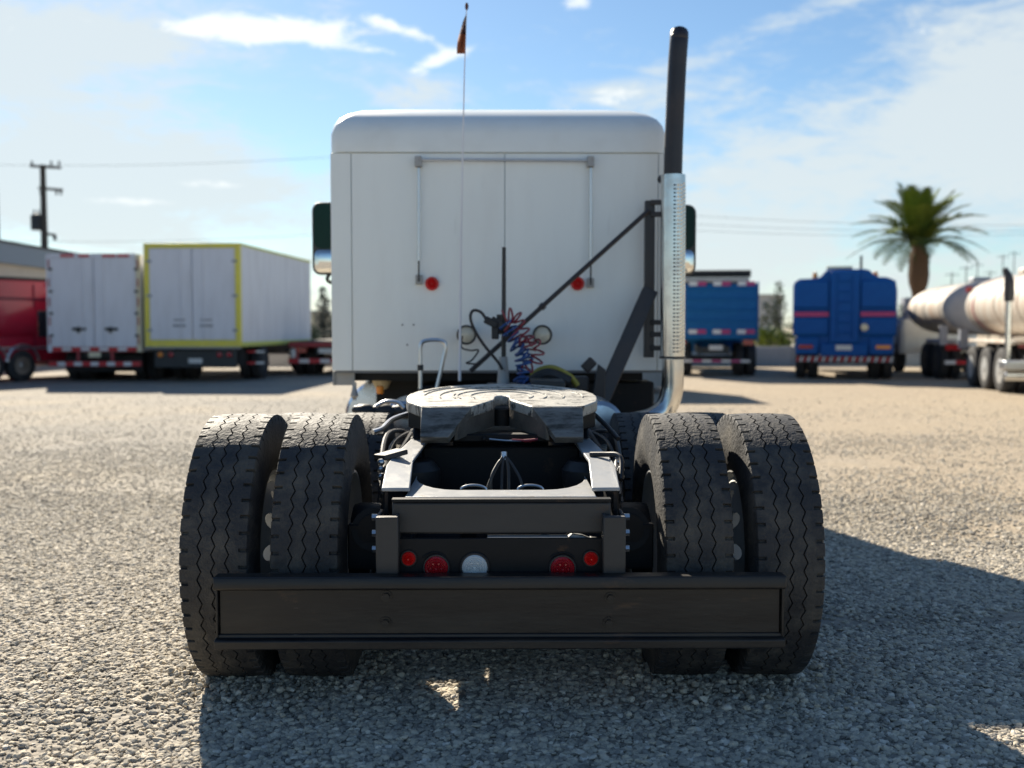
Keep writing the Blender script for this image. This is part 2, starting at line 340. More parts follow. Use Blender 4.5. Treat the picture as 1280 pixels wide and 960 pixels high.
# ------------------------------------------------------------------ ground and gravel
def ground():
    m = bpy.data.materials.new('gravel_yard'); m.use_nodes = True; nt = m.node_tree; b = nt.nodes['Principled BSDF']; L = nt.links.new
    b.inputs['Roughness'].default_value = .95; b.inputs['Specular IOR Level'].default_value = .2
    tc = nt.nodes.new('ShaderNodeTexCoord')
    def noise(s, d=6, r=.6):
        n = nt.nodes.new('ShaderNodeTexNoise'); n.inputs['Scale'].default_value = s; n.inputs['Detail'].default_value = d; n.inputs['Roughness'].default_value = r
        L(tc.outputs['Object'], n.inputs['Vector']); return n.outputs[0]
    def ramp(x, stops):
        c = nt.nodes.new('ShaderNodeValToRGB'); L(x, c.inputs[0]); e = c.color_ramp.elements
        while len(e) < len(stops): e.new(.5)
        for i, (p, col) in enumerate(stops): e[i].position = p; e[i].color = tuple(col) + (1,)
        return c.outputs[0]
    big = noise(.35, 5, .6)
    base = ramp(big, [(.36, (.285, .268, .24)), (.5, (.33, .303, .263)), (.64, (.38, .335, .27))])
    sx = nt.nodes.new('ShaderNodeSeparateXYZ'); L(tc.outputs['Object'], sx.inputs[0])
    wx = nt.nodes.new('ShaderNodeMath'); wx.operation = 'MULTIPLY_ADD'; L(noise(.7, 5, .65), wx.inputs[0]); wx.inputs[1].default_value = 6.0; L(sx.outputs[0], wx.inputs[2])
    tm = nt.nodes.new('ShaderNodeMapRange'); tm.interpolation_type = 'SMOOTHSTEP'; L(wx.outputs[0], tm.inputs[0]); tm.inputs[1].default_value = 3.6; tm.inputs[2].default_value = 7.6; tm.inputs[4].default_value = .75
    tn = nt.nodes.new('ShaderNodeMixRGB'); L(tm.outputs[0], tn.inputs[0]); L(base, tn.inputs[1]); tn.inputs[2].default_value = (.38, .31, .225, 1); base = tn.outputs[0]
    vor = nt.nodes.new('ShaderNodeTexVoronoi'); vor.inputs['Scale'].default_value = 26; L(tc.outputs['Object'], vor.inputs['Vector'])
    sp = nt.nodes.new('ShaderNodeSeparateColor'); L(vor.outputs['Color'], sp.inputs[0])
    vc = ramp(sp.outputs[0], [(.0, (.5, .49, .47)), (.5, (.95, .93, .9)), (1, (1.35, 1.33, 1.28))])
    mu = nt.nodes.new('ShaderNodeMixRGB'); mu.blend_type = 'MULTIPLY'; mu.inputs[0].default_value = .45; L(base, mu.inputs[1]); L(vc, mu.inputs[2])
    fine = ramp(noise(90, 3), [(.3, (.72, .72, .72)), (.7, (1.2, 1.2, 1.2))])
    mu2 = nt.nodes.new('ShaderNodeMixRGB'); mu2.blend_type = 'MULTIPLY'; mu2.inputs[0].default_value = .45; L(mu.outputs[0], mu2.inputs[1]); L(fine, mu2.inputs[2])
    L(mu2.outputs[0], b.inputs['Base Color'])
    inv = nt.nodes.new('ShaderNodeMath'); inv.operation = 'SUBTRACT'; inv.inputs[0].default_value = 1; L(vor.outputs['Distance'], inv.inputs[1])
    bp = nt.nodes.new('ShaderNodeBump'); bp.inputs['Strength'].default_value = .45; bp.inputs['Distance'].default_value = .02; L(inv.outputs[0], bp.inputs['Height'])
    bp2 = nt.nodes.new('ShaderNodeBump'); bp2.inputs['Strength'].default_value = .5; bp2.inputs['Distance'].default_value = .008; L(noise(120, 3), bp2.inputs['Height']); L(bp.outputs[0], bp2.inputs['Normal'])
    L(bp2.outputs[0], b.inputs['Normal'])
    mb = MB(); S = 900
    mb.add([(-S, -S, 0), (S, -S, 0), (S, S, 0), (-S, S, 0)], [(0, 1, 2, 3)])
    o = mb.build('ground', m, smooth=0); tag(o, 'flat gravel yard of grey stones and tan dirt', 'ground', kind='structure')

def vnoise(x, y, seed):
    rng = np.random.default_rng(seed); g = rng.random((64, 64))
    xi = np.floor(x).astype(int); yi = np.floor(y).astype(int); fx = x - xi; fy = y - yi
    fx = fx*fx*(3-2*fx); fy = fy*fy*(3-2*fy); a = lambda i, j: g[(xi+i) % 64, (yi+j) % 64]
    return (a(0,0)*(1-fx)+a(1,0)*fx)*(1-fy)+(a(0,1)*(1-fx)+a(1,1)*fx)*fy

def gravel():
    rng = np.random.default_rng(3)
    pts = []; scl = []
    def patch(n, y0, y1, margin, smin, smax, keepf, sink=.12):
        y = np.sqrt(rng.random(n) * (y1*y1 - y0*y0) + y0*y0)
        x = (rng.random(n) - .5) * 2 * (y * .50 + margin)
        nz = .65*vnoise(x*.55+9, y*.8+3, 5) + .35*vnoise(x*2.2, y*2.6, 6)
        dirt = np.exp(-((y-(5.15+.05*x))/.22)**2) * (x > .3) * .62 + np.exp(-((y-4.15)/.18)**2 - ((x-.55)/.6)**2) * .5 + np.clip((x-1.2)/2.5, 0, 1) * np.clip((y-6)/2, 0, 1) * .24
        keep = rng.random(n) < np.clip(keepf(y) * (1.25 - 2.1*np.clip(nz + dirt - .42, 0, .6)), .0, 1)
        keep &= rng.random(n) < np.clip((y*.5 + margin - np.abs(x))/(margin*.8), 0, 1); x, y = x[keep], y[keep]; n = len(x)
        s = smin + (smax - smin) * rng.random(n)**1.9
        pts.append(np.stack([x, y, s*sink + rng.random(n)*.004], 1))
        scl.append(np.stack([s*(.8+.5*rng.random(n)), s*(.8+.4*rng.random(n)), s*(.38+.32*rng.random(n))], 1))
    patch(560000, 2.9, 9.6, 2.4, .0045, .0172, lambda y: np.clip((9.5-y)/3.2, 0, 1))
    patch(130000, 7.0, 15, 2.4, .008, .018, lambda y: np.clip((15.5-y)/7.5, .0, 1)*np.clip((y-6.9)/1.2, 0, 1), -.08)
    patch(26000, 12, 24, 1.5, .010, .022, lambda y: np.clip((24-y)/10, 0, 1)*np.clip((y-12)/3, 0, 1), -.2)
    for cx in (-1.078, -.738, .75, 1.095):     # stones pushed up round the tyres
        n = 900; x = cx + rng.normal(0, .13, n); y = 4.50 + rng.normal(0, .20, n); s = .006 + .012*rng.random(n)**2
        pts.append(np.stack([x, y, .006 + .016*rng.random(n)], 1)); scl.append(np.stack([s, s*.9, s*.7], 1))
    p = np.concatenate(pts).astype('f4'); s = np.concatenate(scl).astype('f4'); n = len(p)
    rot = (rng.random((n, 3)) * np.array([.7, .7, 6.28]) - np.array([.35, .35, 0])).astype('f4')
    me = bpy.data.meshes.new('gravel'); me.vertices.add(n); me.vertices.foreach_set('co', p.ravel())
    for nm, arr in (('srot', rot), ('sscl', s)):
        a = me.attributes.new(nm, 'FLOAT_VECTOR', 'POINT'); a.data.foreach_set('vector', arr.ravel())
    a = me.attributes.new('sidx', 'INT', 'POINT'); a.data.foreach_set('value', rng.integers(0, 6, n).astype('i4'))
    m = bpy.data.materials.new('gravel_stone'); m.use_nodes = True; nt = m.node_tree; b = nt.nodes['Principled BSDF']; L = nt.links.new
    b.inputs['Roughness'].default_value = .85; b.inputs['Specular IOR Level'].default_value = .3
    oi = nt.nodes.new('ShaderNodeObjectInfo'); cr = nt.nodes.new('ShaderNodeValToRGB'); L(oi.outputs['Random'], cr.inputs[0])
    e = cr.color_ramp.elements
    cols = [(0, (.15, .14, .12)), (.12, (.30, .275, .235)), (.45, (.44, .395, .32)), (.75, (.54, .47, .36)), (.92, (.62, .55, .44)), (1, (.68, .62, .53))]
    while len(e) < len(cols): e.new(.5)
    for i, (q, c) in enumerate(cols): e[i].position = q; e[i].color = c + (1,)
    tc = nt.nodes.new('ShaderNodeTexCoord'); nn = nt.nodes.new('ShaderNodeTexNoise'); nn.inputs['Scale'].default_value = 2.5; nn.inputs['Detail'].default_value = 4; L(tc.outputs['Object'], nn.inputs['Vector'])
    mr = nt.nodes.new('ShaderNodeMapRange'); L(nn.outputs[0], mr.inputs[0]); mr.inputs[3].default_value = .78; mr.inputs[4].default_value = 1.2
    mx = nt.nodes.new('ShaderNodeMixRGB'); mx.blend_type = 'MULTIPLY'; mx.inputs[0].default_value = 1; L(cr.outputs[0], mx.inputs[1]); L(mr.outputs[0], mx.inputs[2]); L(mx.outputs[0], b.inputs['Base Color'])
    me.materials.append(m)
    o = bpy.data.objects.new('gravel', me); COL.objects.link(o)
    tag(o, 'loose crushed grey and beige gravel stones spread over the yard', 'gravel', kind='stuff')
    ng = bpy.data.node_groups.new('gravel_stones', 'GeometryNodeTree')
    ng.interface.new_socket('Geometry', in_out='INPUT', socket_type='NodeSocketGeometry'); ng.interface.new_socket('Geometry', in_out='OUTPUT', socket_type='NodeSocketGeometry')
    N = ng.nodes.new; L = ng.links.new
    gi, go = N('NodeGroupInput'), N('NodeGroupOutput'); join = N('GeometryNodeJoinGeometry')
    for k in range(6):
        ico = N('GeometryNodeMeshIcoSphere'); ico.inputs['Radius'].default_value = 1; ico.inputs['Subdivisions'].default_value = 2 if k % 2 else 3
        nz = N('ShaderNodeTexNoise'); nz.noise_dimensions = '4D'; nz.inputs['W'].default_value = 3.7*k + 1; nz.inputs['Scale'].default_value = .9; nz.inputs['Detail'].default_value = 2
        pos = N('GeometryNodeInputPosition'); L(pos.outputs[0], nz.inputs['Vector'])
        sub = N('ShaderNodeVectorMath'); sub.operation = 'SUBTRACT'; L(nz.outputs['Color'], sub.inputs[0]); sub.inputs[1].default_value = (.5, .5, .5)
        mul = N('ShaderNodeVectorMath'); mul.operation = 'SCALE'; L(sub.outputs[0], mul.inputs[0]); mul.inputs['Scale'].default_value = 1.9
        sp = N('GeometryNodeSetPosition'); L(ico.outputs[0], sp.inputs[0]); L(mul.outputs[0], sp.inputs['Offset'])
        sm = N('GeometryNodeSetMaterial'); L(sp.outputs[0], sm.inputs[0]); sm.inputs['Material'].default_value = m
        sh = N('GeometryNodeSetShadeSmooth'); L(sm.outputs[0], sh.inputs[0]); sh.inputs['Shade Smooth'].default_value = bool(k % 2 == 0)
        gt = N('GeometryNodeGeometryToInstance'); L(sh.outputs[0], gt.inputs[0]); L(gt.outputs[0], join.inputs[0])
    def attr(nm, t):
        a = N('GeometryNodeInputNamedAttribute'); a.data_type = t; a.inputs[0].default_value = nm
        return [q for q in a.outputs if q.enabled][0]
    iop = N('GeometryNodeInstanceOnPoints'); L(gi.outputs[0], iop.inputs['Points']); L(join.outputs[0], iop.inputs['Instance'])
    iop.inputs['Pick Instance'].default_value = True
    L(attr('sidx', 'INT'), iop.inputs['Instance Index'])
    e2r = N('FunctionNodeEulerToRotation'); L(attr('srot', 'FLOAT_VECTOR'), e2r.inputs[0]); L(e2r.outputs[0], iop.inputs['Rotation'])
    L(attr('sscl', 'FLOAT_VECTOR'), iop.inputs['Scale']); L(iop.outputs[0], go.inputs[0])
    md = o.modifiers.new('stones', 'NODES'); md.node_group = ng
ground(); gravel()

# ------------------------------------------------------------------ main tractor
TY = 7.0
T = thing('semi_truck', 'white sleeper tractor seen from behind with bare fifth wheel and twin rear tyres', 'semi truck', (0, TY, 0), world=True)

def tread_tyre(Rr=.525):
    offs = [0, .25, .5, .64, .66, .84, .86]; per = 54
    hw = .003; amp = .0074; v = []; nth = per * len(offs)
    side = [(-.098, .285), (-.118, .30), (-.134, .335), (-.142, .385), (-.139, .43), (-.133, .47), (-.130, .495)]
    for i in range(per):
        for q in offs:
            th = 2*math.pi*(i+q)/per; tri = 4*abs(q-.5)-1; notch = .655 < q < .85; notch2 = .655 < (q+.5) % 1 < .85
            row = list(side)
            def rad(x): return Rr - .0045*(x/.122)**2
            cols = []
            d = .013 if notch else 0
            cols += [(-.1275 + (.007 if d else 0), .5165 - d*.5), (-.1245 + (.005 if d else 0), rad(.119) - d), (-.098, rad(.098) - d), (-.094, rad(.094))]
            for g in (-.052, 0, .052):
                c = g + amp*tri*(1 if g else -1)*(1 if g <= 0 else 1)
                cols += [(c-hw, rad(c)), (c-hw*.5, rad(c)-.013), (c+hw*.5, rad(c)-.013), (c+hw, rad(c))]
            d = .013 if notch else 0
            cols += [(.094, rad(.094)), (.098, rad(.098) - d), (.1245 - (.005 if d else 0), rad(.119) - d), (.1275 - (.007 if d else 0), .5165 - d*.5)]
            row += cols + [(-x, r) for x, r in reversed(side)]
            v.append([(x, r*math.cos(th), r*math.sin(th)) for x, r in row])
    nc = len(v[0]); mb = MB(); mb.v = [Vector(p) for row in v for p in row]
    for i in range(nth):
        j = (i+1) % nth
        for c in range(nc-1): mb.f.append((i*nc+c, i*nc+c+1, j*nc+c+1, j*nc+c))
    return mb
TYRE = tread_tyre().data('tyre', MT['rubber'], Vector((0,0,0)), 30)

def rim_mb(side):
    """disc wheel with hand holes; the disc sits towards side*x"""
    mb = MB()
    prof = [(-.10, .292), (-.112, .30), (-.115, .285), (-.095, .268), (-.05, .25), (.05, .25), (.095, .268), (.115, .285), (.112, .30), (.10, .292), (.07, .262), (-.07, .262)]
    mb.lathe(prof, (0,0,0), 'X', 48, closed=True)
    N = 10; ri, ro = .105, .252; rc, rh = .192, .031
    X = lambda r: side * (.155 - .055*max(0, (r-.15)/.102)**2)
    for k in range(N):
        a0 = 2*math.pi*k/N; da = 2*math.pi/N
        outer = []; inner = []
        for q in range(16):
            t = 2*math.pi*q/16; cx, cy = math.cos(t), math.sin(t); sc = 1/max(abs(cx), abs(cy))
            rr = rc + (ro-rc if cx > 0 else rc-ri)*cx*sc; aa = a0 + da/2*cy*sc
            outer.append((rr, aa)); inner.append((rc + rh*1.25*cx, a0 + rh*cy/rc))
        pt = lambda ra, d=0: (X(ra[0]) + d, ra[0]*math.cos(ra[1]), ra[0]*math.sin(ra[1]))
        vs = [pt(p) for p in outer] + [pt(p) for p in inner] + [pt(p, -.012*side) for p in inner]
        fs = [(q, (q+1) % 16, 16+(q+1) % 16, 16+q) for q in range(16)] + [(16+q, 16+(q+1) % 16, 32+(q+1) % 16, 32+q) for q in range(16)]
        mb.add(vs, fs)
        a = a0 + da/2
        mb.cyl((side*.150, .135*math.cos(a), .135*math.sin(a)), (side*.185, .135*math.cos(a), .135*math.sin(a)), .014, 6)
    return mb
RIMR = rim_mb(1).data('wheel', MT['whiterim'], Vector((0,0,0))); RIML = rim_mb(-1).data('wheel', MT['whiterim'], Vector((0,0,0)))
def main_wheel(x, y, side, z=.536, s=1.045, ph=0.0):
    w = inst(RIMR if side > 0 else RIML, 'wheel', (x, y, z), T)
    t = inst(TYRE, 'tyre', (x, y, z), w); t.rotation_euler = (ph, 0, 0); w.scale = (1, s, s)
AX1, AX2, AX0 = 4.54, 5.86, 12.1
for k, (x, sd) in enumerate(((-1.078, 1), (-.738, -1), (.75, 1), (1.095, -1))):
    main_wheel(x, AX1, sd, ph=.37*k)
    main_wheel(x, AX2, sd, z=.488, s=.945, ph=.6+.21*k)
for k, (x, sd) in enumerate(((-1.03, -1), (1.03, 1))): main_wheel(x, AX0, sd, ph=.2*k)

CHS = MT['chassis']
for y in (AX1, AX2):
    mb = MB()
    mb.lathe([(-.62, .2), (-.6, .205), (-.47, .205), (-.45, .09), (-.3, .085), (-.16, .12), (-.1, .2), (.1, .2), (.16, .12), (.3, .085), (.45, .09), (.47, .205), (.6, .205), (.62, .2)], (0, y, .5), 'X', 28)
    mb.ball((0, y, .52), .2, 16, 10, (1, 1.05, .95))
    mb.build('drive_axle', CHS, T)
    for s in (-1, 1):
        MB().lathe([(.5, .10), (.52, .125), (.58, .13), (.62, .11), (.66, .13), (.72, .13), (.76, .10)], (s*.40, y+.22, .1), 'Z', 20).build('air_spring', MT['blackrub'], T)
        MB().beam((s*.40, y-.3, .58), (s*.40, y+.55, .5), .09, .07).build('suspension_arm', CHS, T, bevel=.006)
        mb = MB().cyl((s*.5, y-.16, .62), (s*.5, y-.36, .66), .085, 18); mb.cyl((s*.5, y-.36, .66), (s*.5, y-.37, .66), .06, 18)
        mb.build('brake_chamber', CHS, T)
mb = MB().cyl((0, AX2-.2, .55), (0, AX1+.2, .55), .05, 12); mb.cyl((0, AX2+.2, .55), (0, 9.5, .75), .06, 12)
mb.build('drive_shaft', CHS, T)

# frame
for s in (-1, 1):
    mb = MB(); mb.bb(s*.345, s*.425, 5.0, 12.6, .918, .93); mb.bb(s*.345, s*.425, 5.0, 12.6, .66, .672); mb.bb(s*.413, s*.425, 5.0, 12.6, .674, .916)
    mb.build('frame_rail', CHS, T)
    # tail end of the rail: sloping top flange, web, lower end plate
    mb = MB()
    top = [(s*.335, 5.0), (s*.417, 5.0), (s*.455, 4.5), (s*.462, 4.32), (s*.452, 4.05), (s*.345, 4.05), (s*.362, 4.42)]
    zz = [.932, .932, .908, .895, .842, .842, .902]
    ring = [Vector((x, y, z)) for (x, y), z in zip(top, zz)]
    ring = [Vector((x, y, z)) for (x, y), z in zip(top, zz)]
    mb.loft([[p - Vector((0,0,.014)) for p in ring], ring])
    mb.build('rail_end_flange', MT['greysteel'], T, bevel=.004)
    mb = MB().prism([(s*.44, 4.05, .826), (s*.44, 4.4, .882), (s*.425, 5.0, .915), (s*.425, 5.0, .66), (s*.44, 4.05, .60)], (-s*.012, 0, 0))
    mb.build('rail_end_web', MT['chassis'], T)
    mb = MB().bb(s*.375, s*.458, 3.90, 3.94, .54, .757); mb.bb(s*.375, s*.387, 3.942, 4.05, .54, .76); mb.bb(s*.446, s*.458, 3.942, 4.06, .54, .76)
    mb.build('bumper_bracket', MT['dbar'], T, bevel=.004)
    for k in range(3):
        MB().cyl((s*.458, 4.0, .74-.06*k), (s*.482, 4.0, .74-.06*k), .013, 6).build('bolt', MT['alu'], T)
    mb = MB()
    for k in range(4): mb.cyl((s*.425, 4.6+.1*k, .78), (s*.45, 4.6+.1*k, .78), .014, 6); mb.cyl((s*.425, 4.6+.1*k, .71), (s*.45, 4.6+.1*k, .71), .014, 6)
    tag(mb.build('rail_bolts', MT['dbar'], T), kind='stuff')
# tail cross member
mb = MB()
arc = [(-.36, 4.01), (.36, 4.01), (.36, 4.60)] + [(.36 - .19*(1-math.cos(R(a))), 4.60 - .42*math.sin(R(a))) for a in (15, 30, 45, 60, 75, 90)] + [(-.36 + .19*(1-math.cos(R(a))), 4.60 - .42*math.sin(R(a))) for a in (90, 75, 60, 45, 30, 15)] + [(-.36, 4.60)]
mb.prism([(x, y, .803) for x, y in arc], (0, 0, .012))
mb.build('cross_member_plate', MT['greysteel'], T, bevel=.003)
mb = MB().bb(-.405, .41, 3.97, 4.008, .682, .800)
mb.build('rear_cross_member', MT['dbar'], T, bevel=.008)
MB().bb(-.405, .41, 3.966, 4.012, .802, .8125).build('cross_member_lip', CHS, T)
MB().bb(-.36, .36, 4.9, 4.96, .70, .905).build('mid_cross_member', CHS, T, bevel=.01)
MB().bb(-.34, .34, 5.15, 5.9, .68, .76).build('suspension_cross_member', CHS, T, bevel=.01)
for y in (6.6, 7.6, 8.6): MB().bb(-.34, .34, y, y+.08, .70, .90).build('cross_member', CHS, T)
# light panel and lamps
PD = 3.955
a, b = P(497, 673, PD), P(753, 724, PD)
lp = MB().bb(a.x, b.x, PD, PD+.012, b.z-.01, a.z).build('light_panel', CHS, T, bevel=.003)
MB().bb(-.05, .25, PD-.002, PD+.04, a.z+.002, a.z+.005).build('panel_lip', MT['greysteel'], lp)
mb = MB().prism([P(708, 673, PD+.03), P(738, 674, PD+.03), P(728, 670, PD+.03), P(716, 668, PD+.03)], (0, .04, 0)); mb.build('bent_tab', MT['greysteel'], lp)
def lamp(px, py, rpx, m, name, D=PD, fl=True, parent=None, ring=True):
    c = P(px, py, D); r = rpx/F*D; parent = parent or lp
    mb = MB(); mb.lathe([(.012, r*1.14), (-.008, r*1.14), (-.012, r*1.08), (-.012, r*.98), (.0, r*.98)], c, 'Y', 32)
    o = mb.build(name, MT['blackrub'] if ring else m, parent)
    mb = MB(); prof = [(-.006, r*.985), (-.014, r*.96), (-.02, r*.86)]
    for k in range(6):
        q = .80 - .13*k; prof += [(-.019 - .003*k**.5, r*q), (-.024 - .003*k**.5, r*(q-.06))]
    mb.lathe(prof, c, 'Y', 32)
    if fl:
        for k in range(6): mb.box(c + Vector((r*.45*math.cos(k*1.047), -.025, r*.45*math.sin(k*1.047))), (r*.14, .008, r*.14))
    mb.build('lens', m, o, 25)
    return o
lamp(511, 697.5, 9.2, MT['redbright'], 'marker_light', fl=False); lamp(738.5, 697.5, 9.2, MT['redbright'], 'marker_light', fl=False)
lamp(545.5, 709, 15.2, MT['red'], 'tail_light'); lamp(703, 710, 15.6, MT['red'], 'tail_light')
lamp(593.5, 708.5, 16.6, MT['clear'], 'reversing_light')
for px in (543, 703):   # raised hoods over the big lamps
    c = P(px, 709, PD); pts = [c + Vector((.056*math.cos(R(t)), -.004, .056*math.sin(R(t)))) for t in range(40, 141, 10)]
    MB().tube(pts, .004, 6).build('lamp_rim', CHS, lp)

# bumper
BD = 3.84
a, b = P(266, 722, BD), P(982, 811, BD); x0, x1, zt, zb = a.x, b.x, a.z, b.z
bm_ = MB().bb(x0+.015, x1-.015, BD+.034, BD+.046, zb+.03, zt-.045).build('rear_bumper', MT['bumper'], T, bevel=.002)
mb = MB(); yz = [(BD+.07, zt), (BD+.004, zt), (BD, zt-.006), (BD, zt-.043), (BD+.006, zt-.049), (BD+.044, zt-.056), (BD+.044, zt-.062), (BD+.07, zt-.066)]
mb.prism([(x0, y, z) for y, z in yz], (x1-x0, 0, 0)); mb.build('top_flange', MT['bumper'], bm_, bevel=.003)
yz = [(BD+.07, zb), (BD+.004, zb), (BD, zb+.005), (BD, zb+.031), (BD+.006, zb+.036), (BD+.026, zb+.038), (BD+.028, zb+.05), (BD+.044, zb+.056), (BD+.07, zb+.056)]
mb = MB().prism([(x0, y, z) for y, z in yz], (x1-x0, 0, 0)); mb.build('bottom_flange', MT['bumper'], bm_, bevel=.003)
for xx in (x0+.006, x1-.006):
    MB().bb(xx-.004, xx+.004, BD+.022, BD+.07, zb+.04, zt-.05).build('end_plate', MT['bumper'], bm_, bevel=.002)
for px, py in ((483, 745), (763, 747), (482, 778), (761, 778)):
    c = P(px, py, BD+.034)
    mb = MB().cyl(c, c + Vector((0, -.016, 0)), .0135, 6); mb.cyl(c, c + Vector((0, -.005, 0)), .021, 16); mb.build('bolt', MT['bumper'], bm_)

# fifth wheel
FC = Vector((.005, 5.18, 1.118)); TILT = Matrix.Rotation(R(4.5), 3, 'X')
def fw(u, v, w=0): return FC + TILT @ Vector((u, -v, w))
half = [(0.034, 0.02), (.036, .11), (.075, .20), (.135, .33), (.365, .33), (.452, .15), (.457, .03)]
half += [(.457*math.cos(R(t)), -.46*math.sin(R(t))) for t in (8, 20, 32, 44, 56, 68, 80)]
poly = half + [(0, -.46)] + [(-x, y) for x, y in reversed(half)] + [(-.024, -.012), (0, -.024), (.024, -.012)]
mb = MB()
# triangulate the top as strips about the throat: quads between inner slot and outer rim
def strip_plate(mb, t0, t1):
    for s in (-1, 1):
        inner = [(.0, -.024), (.024, -.012), (.034, .02), (.036, .11), (.075, .20), (.135, .33)]
        outer = [(0, -.46), (.32, -.33), (.457, -.04), (.452, .15), (.41, .24), (.365, .33)]
        n = 12
        def rs(pl):
            cum = [0]
            for a, b in zip(pl, pl[1:]): cum.append(cum[-1] + math.dist(a, b))
            out = []
            for i in range(n+1):
                d = cum[-1]*i/n; k = max(j for j in range(len(cum)-1) if cum[j] <= d+1e-9); t = (d-cum[k])/(cum[k+1]-cum[k])
                out.append((pl[k][0]+(pl[k+1][0]-pl[k][0])*t, pl[k][1]+(pl[k+1][1]-pl[k][1])*t))
            return out
        outer = [(.458*math.sin(R(t)), -.458*math.cos(R(t))) for t in range(0, 100, 7)] + [(.452, .15), (.41, .24), (.365, .33)]
        I, O = rs(inner), rs(outer); vs = []
        for p, q in zip(I, O): vs += [fw(s*p[0], p[1], t1), fw(s*q[0], q[1], t1), fw(s*q[0], q[1], t1-.012 if False else t0), fw(s*p[0], p[1], t0)]
        fs = []
        for i in range(n):
            k = 4*i
            fs += [(k, k+1, k+5, k+4), (k+1, k+2, k+6, k+5), (k+2, k+3, k+7, k+6), (k+3, k, k+4, k+7)]
        fs += [(4*n, 4*n+1, 4*n+2, 4*n+3)]
        mb.add(vs, fs)
strip_plate(mb, -.05, 0)
fwh = mb.build('fifth_wheel', MT['plate5'], T, smooth=30, bevel=.006)
for s in (-1, 1):
    # sloping approach ramps
    tp = [fw(s*.136, .333), fw(s*.365, .333), fw(s*.360, .47, -.115), fw(s*.235, .47, -.115), fw(s*.19, .41, -.06)]
    bt = [p + Vector((0, .03, -.03)) for p in tp]; bt[0] = fw(s*.136, .333, -.05); bt[1] = fw(s*.365, .333, -.05)
    MB().loft([bt, tp]).build('ramp', MT['ramp'], fwh, bevel=.004)
    # skirt and mounting bracket under the plate
    mb = MB(); ring = [fw(s*x, v, -.052) for x, v in ((.20, -.30), (.40, -.18), (.44, .0), (.44, .14), (.30, .30), (.20, .30))]
    mb.loft([[p + Vector((0, 0, -.075)) for p in ring], ring]); mb.build('skirt', CHS, fwh, bevel=.006)
    mb = MB().prism([(s*.32, 4.95, .935), (s*.32, 5.45, .935), (s*.32, 5.26, 1.06), (s*.32, 5.12, 1.06)], (s*.09, 0, 0)); mb.build('mounting_bracket', CHS, fwh, bevel=.008)
    # side walls of the throat
    pts = [fw(s*.036, .02, -.004), fw(s*.036, .11, -.004), fw(s*.078, .20, -.004), fw(s*.138, .33, -.004), fw(s*.192, .41, -.064)]
    lo = [fw(s*.036, .02, -.13), fw(s*.036, .11, -.13), fw(s*.09, .20, -.13), fw(s*.16, .33, -.135), fw(s*.2, .41, -.14)]
    mb = MB()
    off = Vector((s*.012, 0, 0)); n = 5; vs = pts + lo + [p + off for p in pts] + [p + off for p in lo]; fs = []
    for i in range(n-1): fs += [(i, i+1, n+i+1, n+i), (2*n+i, 2*n+i+1, 3*n+i+1, 3*n+i), (i, i+1, 2*n+i+1, 2*n+i), (n+i, n+i+1, 3*n+i+1, 3*n+i)]
    fs += [(0, n, 3*n, 2*n), (n-1, 2*n-1, 4*n-1, 3*n-1)]
    mb.add(vs, fs).build('throat_wall', MT['throat'], fwh)
for rr, t0, t1 in ((.15, 150, 390), (.215, 155, 385), (.235, 160, 200), (.30, 165, 375), (.375, 185, 250), (.39, 290, 372), (.41, 200, 235)):
    pts = [fw(rr*math.cos(R(t)), rr*math.sin(R(t)), .0015) for t in range(t0, t1+1, 6)]
    MB().tube(pts, .0042, 6).build('grease_ridge', MT['plate5'], fwh)
MB().lathe([(-.14, .05), (-.06, .05), (-.058, .03)], FC + Vector((0, -.01, 0)), 'Z', 16).build('locking_jaw', CHS, fwh)
MB().bb(-.33, .33, 4.98, 5.42, .933, .953).build('base_plate', CHS, fwh, bevel=.004)
mb = MB(); mb.bb(-.28, .28, 4.86, 4.95, .93, .965)
for px in (562, 568, 605, 706): mb.cyl(P(px, 549, 4.86), P(px, 549, 4.83), .012, 6)
mb.build('lock_housing', CHS, fwh, bevel=.006)
mb = MB().tube([P(655, 551, 4.8), P(672, 549.5, 4.8), P(662, 552, 4.8)], .0075, 8); mb.cyl(P(640, 550, 4.8), P(662, 551, 4.8), .006, 8); mb.build('release_grip', MT['redhose'], fwh)
MB().tube(spline([P(612, 549, 4.82), P(635, 551, 4.8), P(655, 551, 4.8)]), .005, 6).build('release_cable', MT['alu'], fwh)
MB().tube(spline([fw(-.44, .02, -.08), fw(-.52, .08, -.10), fw(-.56, .16, -.13), fw(-.6, .20, -.14)]), .013, 8).build('release_handle', MT['alu'], fwh)
MB().tube(spline([fw(.44, .05, -.08), fw(.50, .12, -.13), fw(.54, .22, -.17)]), .012, 8).build('release_handle', MT['dbar'], fwh)
# hoses between the rails
for k, (ax, ay, bx, by) in enumerate(((629, 571, 609, 612), (631, 570, 627, 613), (632, 571, 636, 613), (633, 572, 652, 604), (628, 573, 614, 598))):
    MB().tube(spline([P(ax, ay, 4.36), P((ax*2+bx)/3 - (1 if bx < 629 else -1)*2, (ay*2+by)/3, 4.34), P(bx, by, 4.3), P(bx, by+25, 4.3)]), .0065, 7).build('hose', MT['blackrub' if k % 2 else 'dbar'], T)
MB().cyl(P(630, 565, 4.37), P(630, 575, 4.36), .012, 8).build('hose_clamp', MT['alu'], T)
for px in (592, 663):
    c = P(px, 609, 4.28); MB().tube([c + Vector((.05*math.cos(R(t)), 0, .018*math.sin(R(t)) - .01)) for t in range(0, 181, 15)], .006, 6).build('grommet_ring', MT['alu'], T)
